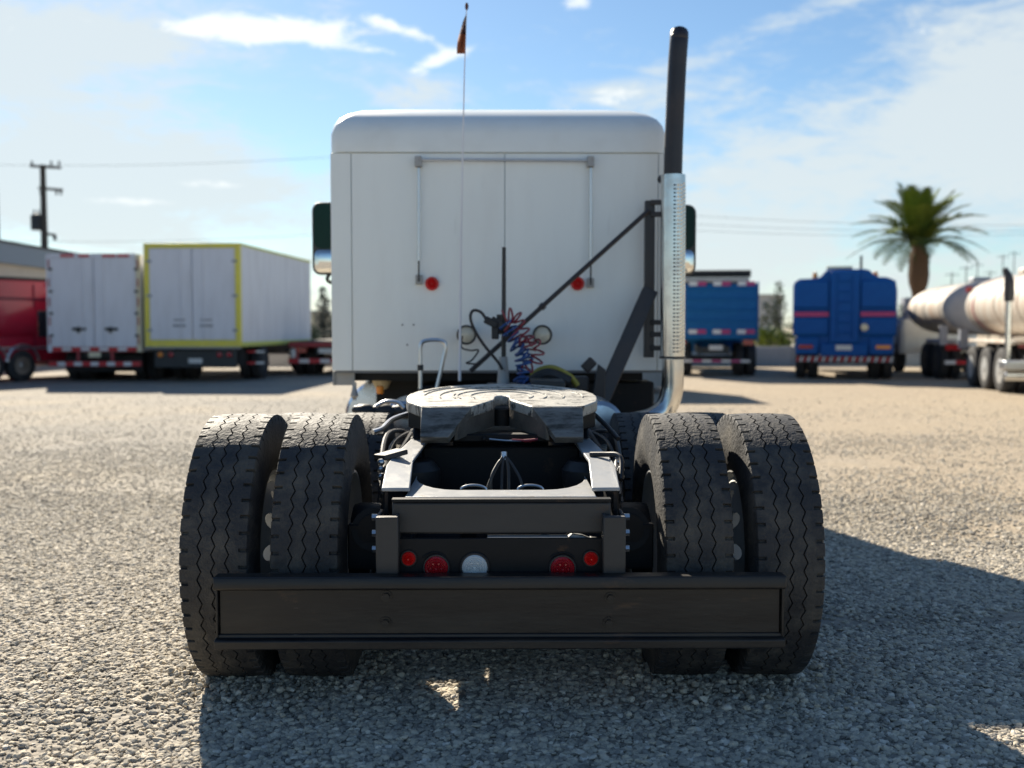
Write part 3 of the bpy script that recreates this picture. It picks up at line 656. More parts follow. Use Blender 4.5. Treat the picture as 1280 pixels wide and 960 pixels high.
# grey stepped plate on the left rail and clamp on the right rail
mb = MB().beam(P(474, 572, 4.45), P(503, 564, 4.55), .07, .022); mb.build('rail_clamp', MT['dbar'], T, bevel=.004)
MB().tube(spline([P(738, 568, 4.5), P(758, 568, 4.46), P(772, 569, 4.42), P(777, 578, 4.38), P(776, 600, 4.3)]), .011, 8).build('cable_loop', MT['blackrub'], T)
for s in (-1, 1):   # jumble of lines along the outside of the rails
    for k in range(4):
        MB().tube(spline([(s*(.46+.02*k), 4.3+.1*k, .84-.05*k), (s*(.50+.01*k), 4.7, .88-.06*k), (s*(.47+.03*k), 5.3, .80+.04*k), (s*(.5), 6.4, .9-.03*k)]), .010+.002*(k % 2), 7).build('air_line', MT['blackrub'], T)
    mb = MB()
    for k in range(3): mb.ball(P(626 + s*150, 578+9*k, 4.42), .016, 8, 6)
    mb.build('fitting', MT['alu'], T)
    MB().lathe([(-.3, .05), (-.29, .12), (-.26, .145), (.26, .145), (.29, .12), (.3, .05)], (s*.60, 6.75, .86), 'Y', 22).build('air_tank', MT['tank'], T)
    MB().bb(s*.44, s*.60, 4.18, 4.22, .50, .68).build('shock_bracket', CHS, T, bevel=.006)
    MB().cyl((s*.50, 4.2, .42), (s*.46, 4.5, .78), .03, 12).build('shock_absorber', MT['dbar'], T)
# things heaped on the frame behind the cab
mb = MB()
for k in range(9):
    c = P(448+8*k, 512+2*((k*7) % 3), 6.4); mb.ball(c, .035+.012*((k*5) % 3), 8, 6, (1.2, 1, .8))
mb.build('coupling_heap', MT['blackrub'], T, 60)
MB().tube(spline([P(470, 508, 6.2), P(482, 502, 6.2), P(497, 503, 6.2), P(505, 510, 6.2)]), .012, 8).build('lifting_eye', MT['alu'], T)
mb = MB().bb(-.34, .34, 6.2, 7.9, .935, .955); mb.build('deck_plate', CHS, T)
mb = MB(); mb.bb(.2, .42, 7.0, 7.4, .96, 1.10); mb.bb(-.1, .12, 7.3, 7.6, .96, 1.06); mb.build('valve_box', MT['dbar'], T, bevel=.01)
MB().tube(spline([P(664, 470, 7.5), P(676, 462, 7.5), P(692, 460, 7.5), P(712, 470, 7.5), P(722, 482, 7.5)]), .021, 10).build('yellow_hose', MT['yellowhose'], T)
MB().tube(spline([P(664, 478, 7.45), P(685, 468, 7.45), P(712, 478, 7.45)]), .045, 10).build('black_hose', MT['blackrub'], T)

# cab
CD = 7.95; X0, X1 = P(414, 300, CD).x, P(832, 300, CD).x
zlev = [(1.13, 10.55), (1.75, 10.6), (1.95, 10.5), (2.75, 9.95)]
cab = MB().loft([rrect(X0+.004, X1-.004, CD+.004, yf, z, .05) for z, yf in zlev]).build('cab', MT['cabwhite'], T, smooth=30)
MB().loft([rrect(X0+.06, X1-.06, 9.35, 10.55, z, .06) for z in (.62, 1.128)]).build('cab_lower_body', MT['cabwhite'], T)
ins = [(2.724, 0, 0), (2.86, .0, .0), (2.93, .018, .03), (2.985, .05, .08), (3.03, .10, .15), (3.07, .18, .24), (3.10, .34, .36), (3.122, .58, .5), (3.135, .9, .7)]
MB().loft([rrect(X0-.004+d, X1+.004-d, CD-.028+e, 9.97-e*1.6, z, max(.05, .09)) for z, d, e in ins]).build('roof_cap', MT['roofwhite'], T, smooth=50)
zs0, zs1 = P(0+626, 463, CD).z, 2.716
xs = [X0 - .001, P(440, 300, CD).x, P(631, 300, CD).x, P(822, 300, CD).x, X1 + .001]
for k, (a, b) in enumerate(zip(xs, xs[1:])):
    MB().bb(a+.0025, b-.0025, CD-.018, CD+.003, zs0, zs1).build('corner_panel' if k in (0, 3) else 'rear_panel', MT['cabwhite'], T, bevel=.003)
mb = MB(); mb.bb(X0+.02, X1-.02, CD-.012, CD+.03, zs0-.018, zs0-.002); mb.build('sill_trim', MT['seam'], T)
mb = MB()
for k in range(22):
    for px in (436, 826): mb.ball((P(px, 300, CD).x, CD-.019, 1.2+.068*k), .0035, 6, 4)
tag(mb.build('rivets', MT['cabwhite'], T), kind='stuff')
for px, py in ((503, 406), (517, 406), (509, 431)): MB().cyl(P(px, py, CD-.018), P(px, py, CD-.024), .007, 10).build('plug', MT['seam'], T)
bar = MB().cyl(P(523, 199.5, CD-.06), P(740, 200.5, CD-.06), .010, 12).build('hinge_bar', MT['alu'], T)
for px in (523, 738):
    c = P(px, 201, CD-.05); MB().bb(c.x-.025, c.x+.025, CD-.085, CD-.019, c.z-.045, c.z+.03).build('hinge_bracket', MT['greysteel'], bar, bevel=.004)
for px, y0, y1 in ((523.5, 207, 352), (738.5, 207, 356)):
    a, b = P(px, y0, CD-.06), P(px, y1, CD-.06); o = MB().cyl(a, a.lerp(b, .82), .011, 12).build('gas_strut', MT['alu'], T)
    MB().cyl(a.lerp(b, .82), b, .006, 8).build('strut_rod', MT['dbar'], o)
    MB().bb(b.x-.025, b.x+.025, CD-.05, CD-.019, b.z-.02, b.z+.05).build('strut_foot', MT['whiterim'], o, bevel=.003)
    MB().ball(a, .02, 10, 6).build('strut_end', MT['dbar'], o)
for px in (540, 722): lamp(px, 354.5, 7.6, MT['redbright'], 'marker_light', CD-.03, False, T, ring=False)
for px in (583, 678):
    c = P(px, 418.5, CD-.20); r = 12.0/F*(CD-.2)
    o = MB().lathe([(.14, r*.4), (.12, r*.75), (.05, r*.98), (.0, r*1.04), (-.012, r*1.0), (-.014, r*.86), (-.002, r*.84)], c, 'Y', 26).build('work_light', MT['blackrub'], T)
    MB().lathe([(-.003, r*.85), (-.012, r*.6), (-.016, r*.2)], c, 'Y', 26).build('lens', MT['cream'], o)
    MB().beam(c + Vector((0, .1, -.02)), c + Vector((0, .19, -.02)), .03, .03).build('lamp_stalk', MT['dbar'], o)
# pogo stick with coiled lines
pg = MB().tube([P(630, 478, 7.35), P(629.5, 448, 7.35), P(630, 309, 7.35)], [.024, .017, .014], 10).build('hose_pole', MT['dbar'], T)
MB().cyl(P(629, 482, 7.35), P(629, 446, 7.35), .045, 14, .03).build('pole_socket', MT['greysteel'], pg)
mb = MB().beam(P(614, 399, 7.3), P(640, 415, 7.3), .05, .05); mb.cyl(P(624, 393, 7.31), P(624, 418, 7.31), .018, 10); mb.build('hose_clip', MT['dbar'], pg, bevel=.006)
for path, r, n, m in (([(628, 396), (645, 396), (658, 418), (662, 440)], .044, 7, 'redhose'), ([(634, 404), (650, 425), (672, 430), (668, 455), (650, 462)], .04, 8, 'redhose'),
                      ([(632, 402), (640, 420), (650, 436), (655, 456), (652, 482)], .052, 9, 'bluehose'), ([(640, 428), (660, 450), (650, 470), (660, 485)], .045, 7, 'bluehose')):
    MB().tube(coil([P(x, y, 7.24) for x, y in path], r, n), .0072, 6).build('coiled_hose', MT[m], T)
cb = MB().tube(spline([P(610, 404, 7.3), P(602, 391, 7.3), P(592, 388, 7.3), P(588, 396, 7.3), P(592, 410, 7.3), P(604, 430, 7.3), P(622, 452, 7.3), P(628, 462, 7.3)]), .010, 8).build('electric_cable', MT['blackrub'], T)
mb = MB().beam(P(606, 399, 7.3), P(622, 407, 7.3), .07, .05); mb.beam(P(619, 404, 7.3), P(619, 424, 7.3), .055, .05); mb.build('connector_plug', MT['blackrub'], cb, bevel=.008)
MB().tube(spline([P(578, 420, 7.5), P(577, 434, 7.5), P(588, 438, 7.5), P(598, 438, 7.5), P(590, 450, 7.5), P(583, 454, 7.5), P(596, 455, 7.5)]), .006, 7).build('lamp_cable', MT['blackrub'], T)
# grab handle
MB().tube(spline([P(525.5, 486, 7.4), P(525.5, 455, 7.4), P(526, 432, 7.4), P(533, 425.5, 7.4), P(550, 425.5, 7.4), P(557, 432, 7.4), P(553, 455, 7.4), P(546, 486, 7.4)], 6), .0145, 10).build('grab_handle', MT['alu'], T)
MB().cyl(P(525.5, 463, 7.4), P(525.5, 456, 7.4), .021, 10).build('handle_collar', MT['blackrub'], T)
# whip aerial with flag
wa = MB().tube([P(574.5, 476, 7.3), P(575.5, 380, 7.3), P(576.5, 290, 7.3), P(578.5, 190, 7.3), P(580.5, 90, 7.3), P(583.5, 4, 7.3)], [.010, .009, .007, .005, .004, .003], 7).build('whip_aerial', MT['boxwhite'], T)
def flagp(px, py, dy=0): return P(px, py, 7.3 + dy)
mb = MB(); n = 6; rows = []
for k in range(n+1):
    t = k/n; y = 19+48*t; xr = 583 - 1.4*t; xl = 582 - 11*min(1, t*1.35)**.8
    rows.append([flagp(xl + (xr-xl)*j/5, y, .02*math.sin(j*1.7+t*4)) for j in range(6)])
    rows[-1] += [p + Vector((0, .003, 0)) for p in reversed(rows[-1])]
mb.loft(rows[:4]).build('flag', MT['flag'], wa); MB().loft(rows[3:]).build('flag_tail', MT['flagend'], wa)
MB().ball(P(583.4, 8, 7.3), .012, 8, 6, (1, 1, 2.2)).build('aerial_tip', MT['flag'], wa)
# exhaust
EX = 7.62
st = MB().tube(spline([P(841, 228, EX), P(842.5, 170, EX), P(846, 90, EX), P(848.5, 52, EX), P(849, 42, EX+.03)], 6), .0655, 20, True).build('exhaust_stack', MT['stack'], T)
MB().ball(P(849, 47, EX+.0), .066, 16, 10, (1, 1, .8)).build('stack_tip', MT['stack'], st)
MB().cyl(P(841, 447, EX), P(841.5, 222, EX), .074, 24).build('silencer', MT['chrome'], st)
# perforated heat shield: half sheet with rows of raised louvres
a, b = P(840.5, 446, EX), P(841.5, 219, EX); hs = MB(); rr = .087
ring = []
for t in range(150, 391, 10): ring.append((math.cos(R(t)), math.sin(R(t))))
outer = [[a.lerp(b, q) + Vector((c*rr, s*rr, 0)) for c, s in ring] + [a.lerp(b, q) + Vector((c*(rr-.004), s*(rr-.004), 0)) for c, s in reversed(ring)] for q in (0, 1)]
hsh = hs.loft(outer).build('heat_shield', MT['chrome'], st)
lv = MB()
for k in range(44):
    for t in (268, 284, 301, 318, 336):
        q = .03 + .94*(k + .5*((t//2) % 2))/44.5
        c = a.lerp(b, q) + Vector((math.cos(R(t))*rr, math.sin(R(t))*rr, 0))
        lv.box(c, (.006, .016, .011), Matrix.Rotation(R(t), 3, 'Z') @ Matrix.Rotation(R(25), 3, 'Y'))
tag(lv.build('louvres', MT['chrome'], hsh, 0), kind='stuff')
MB().tube([a + Vector((0, 0, -.012)), a + Vector((0, 0, .004))], .093, 24).build('shield_clamp', MT['dbar'], st)
MB().tube(spline([P(841, 449, EX), P(841, 470, EX), P(839.5, 490, EX), P(832, 510, EX), P(814, 523, EX), P(785, 528, EX+.1), P(750, 528, EX+.5)], 7), .078, 22).build('exhaust_elbow', MT['chrome'], st)
MB().bb(P(808, 0, 7.75).x, P(820, 0, 7.75).x, 7.72, 7.80, P(0, 447, 7.75).z, P(0, 250, 7.75).z).build('stack_post', MT['stack'], T, bevel=.004)
for y0 in (253, 268, 403, 418, 435):
    MB().beam(P(814, y0, 7.72), P(838, y0, 7.66), .035, .035).build('stack_clamp', MT['stack'], T, bevel=.004)
MB().cyl(P(826, 224, 7.68), P(832, 224, 7.62), .03, 10).build('stack_strap', MT['stack'], T)
MB().cyl(P(588, 464, 7.55), P(811, 263, 7.7), .017, 10).build('diagonal_brace', MT['stack'], T)
MB().cyl(P(676, 385, 7.6), P(680, 381, 7.6), .025, 8).build('brace_collar', MT['stack'], T)
MB().beam(P(752, 500, 7.55), P(813, 362, 7.7), .11, .06, (0, 1, 0)).build('stack_support', MT['stack'], T, bevel=.006)
mb = MB().prism([P(738, 506, 7.5), P(756, 506, 7.5), P(757, 462, 7.5), P(748, 455, 7.5)], (0, .05, 0)); mb.build('support_foot', MT['stack'], T, bevel=.005)
mb = MB().beam(P(730, 462, 7.6), P(742, 450, 7.6), .09, .07); mb.bb(.48, .62, 7.55, 7.75, 1.0, 1.1); mb.build('valve_block', MT['stack'], T, bevel=.01)
# underside
MB().bb(X0+.15, X1-.15, 8.05, 9.3, 1.05, 1.12).build('cab_floor', CHS, T)
MB().bb(-.98, 1.0, 8.45, 8.55, .84, 1.06).build('cab_cross_beam', CHS, T, bevel=.01)
for px in (477, 786):
    MB().lathe([(.09, .085), (.06, .09), (.02, .088), (-.03, .07), (-.07, .05), (-.085, .03)], P(px, 473, 8.25), 'Z', 20).build('cab_air_spring', MT['beige'], T)
MB().lathe([(-.03, .02), (-.024, .028), (.02, .028), (.03, .018)], P(475, 487, 7.9), 'Z', 14).build('amber_light', MT['amber'], T)
mb = MB().bb(X0, X0+.012, 7.96, 8.3, 1.02, 1.126); mb.bb(X0+.013, X0+.16, 7.98, 7.99, 1.02, 1.12); mb.build('side_skirt', MT['whiterim'], T)
for s in (-1, 1):
    MB().lathe([(-.75, .18), (-.74, .30), (-.70, .325), (.70, .325), (.74, .30), (.75, .18)], (s*.93, 9.35, .72), 'Y', 30).build('fuel_tank', MT['tank'], T)
    for y in (8.9, 9.8): MB().lathe([(-.03, .333), (.03, .333), (.03, .328), (-.03, .328)], (s*.93, y, .72), 'Y', 30, closed=True).build('tank_strap', MT['alu'], T)
    mb = MB(); pts = [(math.cos(R(t)), math.sin(R(t))) for t in range(0, 181, 15)]
    mb.loft([[Vector((s*xx, AX0 - .62*c, .5 + .68*q)) for c, q in pts] + [Vector((s*xx, AX0 - .59*c, .5 + .65*q)) for c, q in reversed(pts)] for xx in (.72, 1.2)])
    mb.build('front_fender', CHS, T)
MB().lathe([(0, .0), (.03, .03), (.10, .012)], P(443, 500, 7.9), 'Z', 10).build('bracket_tip', MT['whiterim'], T)
MB().beam(P(443, 500, 7.9), P(443, 478, 7.9), .03, .02, (0, 1, 0)).build('mud_bracket', MT['whiterim'], T)
MB().loft([rrect(-.72, .72, 10.58, 12.75-.1*k, z, .12) for k, z in enumerate((.75, 1.2, 1.6, 1.78))]).build('hood', MT['cabwhite'], T, smooth=50)
MB().bb(-1.15, 1.15, 12.8, 12.95, .45, .8).build('front_bumper', MT['chrome'], T, bevel=.03)
mb = MB(); mb.prism([(-1.0, 10.53, 2.0), (1.0, 10.53, 2.0), (.98, 10.0, 2.72), (-.98, 10.0, 2.72)], (0, .02, .015)); mb.build('windscreen', MT['window'], T)
MB().bb(-.3, .3, 9.0, 12.4, .65, 1.0).build('engine', CHS, T)
MB().bb(.5, 1.16, 8.1, 8.45, .62, 1.04).build('battery_box', CHS, T, bevel=.02); MB().bb(-.62, -.45, 7.9, 8.4, .7, 1.02).build('air_dryer_box', CHS, T, bevel=.03)
# mirrors
def mirror(x0, x1, y0, y1, s, D=9.2):
    a, b = P(x0, y0, D), P(x1, y1, D); w = .27
    xa, xb = (a.x, a.x+w) if s < 0 else (b.x-w, b.x)
    cz, hz = (a.z+b.z)/2, (a.z-b.z)/2; cx = (xa+xb)/2
    def rr(x0, x1, z0, z1, y, r): return [Vector((p.x, y, p.y)) for p in rrect(x0, x1, z0, z1, 0, r)]
    o = MB().loft([rr(xa, xb, cz-hz, cz+hz, D, .07), rr(xa-.004, xb+.004, cz-hz-.004, cz+hz+.004, D+.02, .07), rr(xa+.03, xb-.03, cz-hz+.04, cz+hz-.04, D+.14, .06)]).build('mirror', MT['mirrorbody'], T, smooth=50)
    zs = cz-hz+.21
    MB().loft([rr(xa+.014, xb-.014, zs+.008, cz+hz-.014, D-.006, .06), rr(xa+.014, xb-.014, zs+.008, cz+hz-.014, D-.001, .06)]).build('mirror_glass', MT['glass'], o)
    MB().loft([rr(xa+.05, xb-.05, cz-hz+.05, zs-.04, D-.016, .04), rr(xa+.02, xb-.02, cz-hz+.016, zs-.004, D-.006, .05), rr(xa+.016, xb-.016, cz-hz+.014, zs, D-.001, .05)]).build('convex_mirror', MT['mirror'], o, smooth=60)
    for z in (cz-hz-.02, cz+hz*.8): MB().tube(spline([(cx, D+.05, z+.03), (cx+.02*-s, D+.06, z-.05), (s*1.0, D+.2, z-.1)]), .016, 8).build('mirror_arm', MT['mirrorbody'], o)
mirror(390, 413, 253, 343, -1); mirror(856, 869.5, 256, 343, 1)

# ------------------------------------------------------------------ simple wheels for parked vehicles
def far_wheel_meshes(Rr, Wd, rim):
    t = MB().lathe([(-Wd/2, Rr*.58), (-Wd/2-.005, Rr*.8), (-Wd/2+.02, Rr*.95), (-Wd/2+.05, Rr), (Wd/2-.05, Rr), (Wd/2-.02, Rr*.95), (Wd/2+.005, Rr*.8), (Wd/2, Rr*.58)], (0,0,0), 'X', 28, closed=True).data('tyre', MT['farrubber'], Vector((0,0,0)))
    mb = MB().lathe([(-Wd/2+.01, Rr*.59), (-Wd/2+.05, Rr*.53), (-.02, Rr*.42), (.02, Rr*.42), (Wd/2-.05, Rr*.53), (Wd/2-.01, Rr*.59)], (0,0,0), 'X', 28)
    mb.lathe([(-Wd/2-.01, Rr*.14), (-Wd/2+.0, Rr*.2), (Wd/2, Rr*.2), (Wd/2+.01, Rr*.14)], (0,0,0), 'X', 14)
    return t, mb.data('wheel', rim, Vector((0,0,0)))
FW_D = far_wheel_meshes(.5, .28, MT['dark']); FW_W = far_wheel_meshes(.5, .28, MT['whiterim']); FW_A = far_wheel_meshes(.5, .28, MT['alu'])
def fwheel(root, x, y, kind=FW_D, z=.49):
    w = inst(kind[1], 'wheel', (x, y, z), root); inst(kind[0], 'tyre', (x, y, z), w)
def duals(root, half, ys, kind=FW_D):
    for y in ys:
        for s in (-1, 1):
            fwheel(root, s*(half-.15), y, kind); fwheel(root, s*(half-.48), y, kind)
        MB().cyl((-half+.3, y, .49), (half-.3, y, .49), .08, 10).build('axle', MT['dark'], root)
def stripes(root, x0, x1, y, z, h, n, first='redstripe', second='whitestripe', parts=True):
    w = (x1-x0)/n
    for k in range(n): MB().bb(x0+w*k+.004, x0+w*(k+1)-.004, y-.012, y, z-h/2, z+h/2).build('reflector', MT[first if k % 2 == 0 else second], root)
def chassis(root, half, y0, y1, z=.78):
    for s in (-1, 1): MB().bb(s*.38, s*.46, y0, y1, z-.14, z+.1).build('chassis_rail', MT['dark'], root)
    MB().bb(-.37, .37, y0+.1, y0+.2, z-.12, z+.08).build('chassis_cross_member', MT['dark'], root)

# white box trailer with red trim
c = P(119, 440, 28.5)
t = thing('box_trailer', 'white box trailer with red and white trim, two doors, right of the red truck', 'trailer', (c.x, 28.5, 0), R(-1))
hw, zb, zt, ln = 1.24, .80, 3.36, 9.0
MB().bb(-hw, hw, .03, ln, zb, zt).build('body', MT['boxwhite'], t, bevel=.02)
for s in (-1, 1):
    a, b = (-hw+.12, -.012) if s < 0 else (.012, hw-.13)
    d = MB().bb(a, b, -.02, .025, zb+.13, zt-.10).build('door', MT['boxwhite'], t, bevel=.01)
    mb = MB(); mb.bb(s*.42-.16, s*.42+.2, -.045, -.021, 1.36, 1.44); mb.bb(s*.42-.03, s*.42+.05, -.06, -.046, 1.30, 1.46); mb.build('latch', MT['dark'], d)
    MB().cyl((s*.28, -.035, zb+.14), (s*.28, -.035, zt-.12), .014, 8).build('lock_rod', MT['boxwhite'], d)
    p = MB().bb(s*(hw-.115), s*hw, -.03, .028, zb, zt).build('corner_post', MT['boxwhite'] if s < 0 else MT['boxcream'], t)
    for k in range(5): MB().bb(s*(hw-.085), s*(hw-.05), -.042, -.031, zb+.2+k*.5, zb+.42+k*.5).build('reflector', MT['redsteel'], p)
    for k in range(4): MB().bb(s*(hw-.16), s*(hw-.06), -.05, -.031, zb+.4+k*.58, zb+.46+k*.58).build('hinge', MT['dark'], p)
r = MB().bb(-hw+.12, hw-.12, -.03, .028, zt-.095, zt+.02).build('top_rail', MT['boxwhite'], t)
for a, b in ((-.85, -.5), (-.38, -.1), (.25, .6), (.65, .95)): MB().bb(a, b, -.044, -.031, zt-.07, zt).build('reflector', MT['redstripe'], r)
r = MB().bb(-hw+.12, hw-.12, -.03, .028, zb, zb+.125).build('bottom_rail', MT['redsteel'], t)
stripes(r, -hw+.14, hw-.14, -.032, zb+.07, .09, 9)
r = MB().bb(-hw+.02, hw-.02, -.05, .04, .42, .55).build('underrun_bar', MT['redsteel'], t); stripes(r, -hw+.04, hw-.04, -.052, .485, .10, 11)
for x in (-.45, .45): MB().bb(x-.04, x+.04, -.01, .03, .552, zb-.002).build('bar_leg', MT['redsteel'], t)
MB().bb(-.15, .17, -.07, -.06, .66, .80).build('number_plate', MT['boxcream'], t)
chassis(t, hw, .05, 8.5); duals(t, hw, (1.5, 2.8)); MB().bb(-hw+.2, hw-.2, .6, .63, .25, .7).build('mud_flap', MT['farrubber'], t)
WHITE_TRAILER = t

# yellow framed box truck
c = P(241.5, 433, 28.3)
t = thing('box_truck', 'white box truck with yellow door frame, widest box in the left row', 'truck', (c.x, 28.3, 0), R(-3.8))
hw, zb, zt, ln = 1.27, .94, 3.64, 7.6
MB().bb(-hw+.01, hw-.01, .03, ln, zb+.1, zt-.04).build('body', MT['boxwhite'], t)
for s in (-1, 1):
    a, b = (-hw+.13, -.012) if s < 0 else (.012, hw-.13)
    d = MB().bb(a, b, -.02, .025, zb+.18, zt-.13).build('door', MT['boxwhite'], t, bevel=.012)
    MB().cyl((s*.3, -.035, zb+.2), (s*.3, -.035, zt-.15), .014, 8).build('lock_rod', MT['boxwhite'], d)
    mb = MB(); mb.bb(s*.36-.16, s*.36+.18, -.045, -.021, zb+.52, zb+.58); mb.bb(s*.36-.14, s*.36+.16, -.045, -.021, zb+.68, zb+.72); mb.build('latch', MT['tankgrey'], d)
    p = MB().bb(s*(hw-.125), s*(hw+.01), -.03, .10, zb, zt).build('corner_post', MT['yellow'], t, bevel=.01)
    for z in (zb+.4, zb+1.3, zb+2.2): MB().bb(s*(hw-.2), s*(hw-.06), -.05, -.031, z, z+.06).build('hinge', MT['tankgrey'], p)
    MB().bb(s*(hw-.06), s*(hw+.015), .102, ln, zb, zb+.12).build('side_rail', MT['limegreen'], t); MB().bb(s*(hw-.06), s*(hw+.015), .102, ln, zt-.06, zt).build('roof_rail', MT['limegreen'], t)
    for k in (3, 6, 8, 9): MB().bb(s*(hw-.011), s*(hw-.004), k*.76-.012, k*.76+.012, zb+.125, zt-.065).build('side_rib', MT['boxwhite'], t)
    for x in (.85, 1.1) if s < 0 else (-.98,): pass
for (x, m) in ((-.92, 'amber'), (-.64, 'red'), (.66, 'red'), (.92, 'red')): MB().lathe([(.04, .07), (-.03, .07), (-.04, .05)], (x, .12, .73), 'Y', 14).build('tail_light', MT[m], t)
MB().bb(-hw+.13, hw-.13, -.03, .028, zt-.125, zt).build('top_rail', MT['yellow'], t, bevel=.01)
MB().bb(-hw+.13, hw-.13, -.03, .028, zb, zb+.175).build('bottom_rail', MT['yellow'], t, bevel=.01)
MB().bb(-hw-.0, hw, -.035, .02, zb-.05, zb-.004).build('bottom_lip', MT['whiterim'], t)
MB().bb(-.17, .2, .10, .115, .50, .63).build('number_plate', MT['plate'], t); MB().bb(-1.1, 1.1, .12, .22, .38, .86).build('underrun_panel', MT['dark'], t, bevel=.02)
chassis(t, hw, .25, 9.0); duals(t, hw, (2.2,)); fwheel(t, -1.0, 8.3, FW_A); fwheel(t, .6, 8.3, FW_A)
mb = MB().bb(hw-.5, hw-.04, .35, .39, .45, .9); mb.build('mud_flap', MT['farrubber'], t); stripes(t, hw-.02, hw+.45, .6, .5, .06, 2); stripes(t, hw-.02, hw+.45, .6, .8, .05, 2)
k_ = MB().loft([rrect(-1.15, .72, ln+.15, ln+1.7 - d, z, .12) for z, d in ((.55, 0), (1.5, 0), (2.4, .35))]).build('cab', MT['boxwhite'], t)
MB().bb(-1.0, .6, ln+1.62, ln+1.69, 1.5, 1.9).build('windscreen', MT['window'], k_)

# red striped flatbed, half behind the cab
c = P(390, 440, 32)
t = thing('flatbed_trailer', 'low flatbed trailer with red and white striped bar beside the white cab', 'trailer', (c.x+.55, 32, 0), 0)
MB().bb(-1.25, 1.25, 0, 9, .86, 1.0).build('deck', MT['redsteel'], t, bevel=.02)
r = MB().bb(-1.25, 1.25, -.05, .04, .38, .52).build('underrun_bar', MT['redsteel'], t); stripes(r, -1.24, 1.24, -.052, .45, .11, 8)
for s in (-1, 1):
    MB().bb(s*1.0-.06, s*1.0+.06, -.02, .03, .525, .855).build('bar_leg', MT['redsteel'], t)
    MB().bb(s*.85-.14, s*.85+.14, -.06, -.01, .70, .84).build('tail_light', MT['red'], t); MB().bb(s*1.08-.07, s*1.08+.05, -.07, -.03, .55, .80).build('white_marker', MT['whitestripe'], t)
MB().bb(-.35, .1, -.05, -.04, .68, .82).build('number_plate', MT['plate'], t); chassis(t, 1.25, .1, 8); duals(t, 1.25, (1.2, 2.5))
for k in range(9): MB().bb(-1.2+.27*k, -1.2+.27*k+.255, .05, 8.9, 1.002, 1.03).build('deck_plank', MT['wood'], t)

# red truck at the left edge
c = P(15, 478, 28.6)
t = thing('red_truck', 'red truck cut off by the left edge with two chrome rimmed wheels', 'truck', (c.x, 28.6, 0), R(62))
# local x: along the body (left in the picture is further forward), side at y = 0
MB().loft([[Vector((x, y, z)) for y, z in ((0, .55), (0, 1.5), (.015, 1.75), (.02, 2.62), (.07, 2.76), (1.2, 2.8), (2.37, 2.76), (2.44, 2.6), (2.44, .55))] for x in (-7, 2.2)]).build('body', MT['truckred'], t, smooth=40)
MB().bb(.85, 2.202, -.012, .02, 1.18, 1.90).build('window', MT['window'], t, bevel=.03)
MB().bb(-7, 2.1, -.01, .0, 2.70, 2.78).build('roof_trim', MT['tarp'], t)
MB().loft([[Vector((x, y, z)) for y, z in ((-.02, 1.2), (-.12, 1.35), (-.14, 1.75), (-.02, 2.15))] for x in (-1.6, .68)]).build('side_panel', MT['truckred'], t, smooth=60)
MB().bb(2.21, 5.5, .15, 2.3, .34, .86).build('rear_skirt', MT['maroon'], t, bevel=.05)
MB().bb(2.21, 3.4, .25, 2.2, .862, 2.3).build('rear_body', MT['maroon'], t)
for x in (-.62, .33):
    w = bpy.data.objects.new('wheel', FW_A[1]); COL.objects.link(w); place(w, (x, .10, .5), t); w.rotation_euler = (0, 0, math.pi/2); w.scale = (.9, .86, .86); w.location.z = .43
    y_ = bpy.data.objects.new('tyre', FW_A[0]); COL.objects.link(y_); place(y_, (x, .10, .5), w)
    pts = [(x + .51*math.cos(R(q)), -.03, .45 + .53*math.sin(R(q))) for q in range(10, 171, 10)]
    MB().tube(pts, .036, 8).build('wheel_arch', MT['alu'], t)
for x in (-2.4, .74): MB().bb(x-.012, x+.012, -.012, .03, .9, 2.6).build('panel_seam', MT['maroon'], t)
MB().bb(-7, 2.19, -.02, .03, 2.18, 2.24).build('body_moulding', MT['maroon'], t); MB().bb(-7, 2.19, -.025, .03, .86, .93).build('sill_moulding', MT['alu'], t); MB().bb(.45, .62, -.04, .0, 1.28, 1.33).build('door_handle', MT['alu'], t)
MB().ball((1.2, -.03, 2.62), .06, 8, 6).build('side_lamp', MT['whitestripe'], t)

# blue dump truck
c = P(893, 425, 31.5)
t = thing('dump_truck', 'blue dump truck with black tarp roll and red white reflectors beside the exhaust', 'truck', (c.x, 31.5, 0), R(-9))
hw = 1.26
MB().bb(-hw+.05, hw-.05, .06, 5.5, 1.08, 2.74).build('tipper_body', MT['dump'], t, bevel=.03)
tg = MB().bb(-hw+.04, hw-.04, -.01, .05, 1.12, 2.72).build('tailgate', MT['dump'], t, bevel=.02)
for z in (1.32, 1.64, 1.96, 2.28, 2.56): MB().bb(-hw+.06, hw-.06, -.04, -.012, z-.03, z+.03).build('tailgate_rib', MT['dump'], tg, bevel=.012)
for s in (-1, 1):
    MB().bb(s*(hw-.035), s*hw, -.03, .2, 1.02, 2.78).build('corner_post', MT['dump'], t, bevel=.01)
    MB().bb(s*.93-.17, s*.93+.17, -.03, .02, .92, 1.05).build('tail_light_panel', MT['dark'], t); MB().bb(s*.98-.15, s*.98+.15, -.06, -.031, .93, 1.08).build('tail_light', MT['red'], t)
MB().bb(-hw, hw-.28, -.03, 5.4, 2.76, 2.89).build('body_rim', MT['whiterim'], t, bevel=.02)
MB().loft([[Vector((x, .25+.16*math.cos(a), 3.02+.11*math.sin(a))) for a in (k*math.pi/6 for k in range(12))] for x in (-hw, hw-.22)]).build('tarp_roll', MT['tarp'], t)
for x in (-.45, .25, .95):
    for z in (1.32, 2.72):
        MB().bb(x-.3, x-.06, -.065, -.045, z-.06, z+.06).build('reflector', MT['whitestripe'], tg); MB().bb(x-.055, x+.2, -.065, -.045, z-.06, z+.06).build('reflector', MT['pinkstripe'], tg)
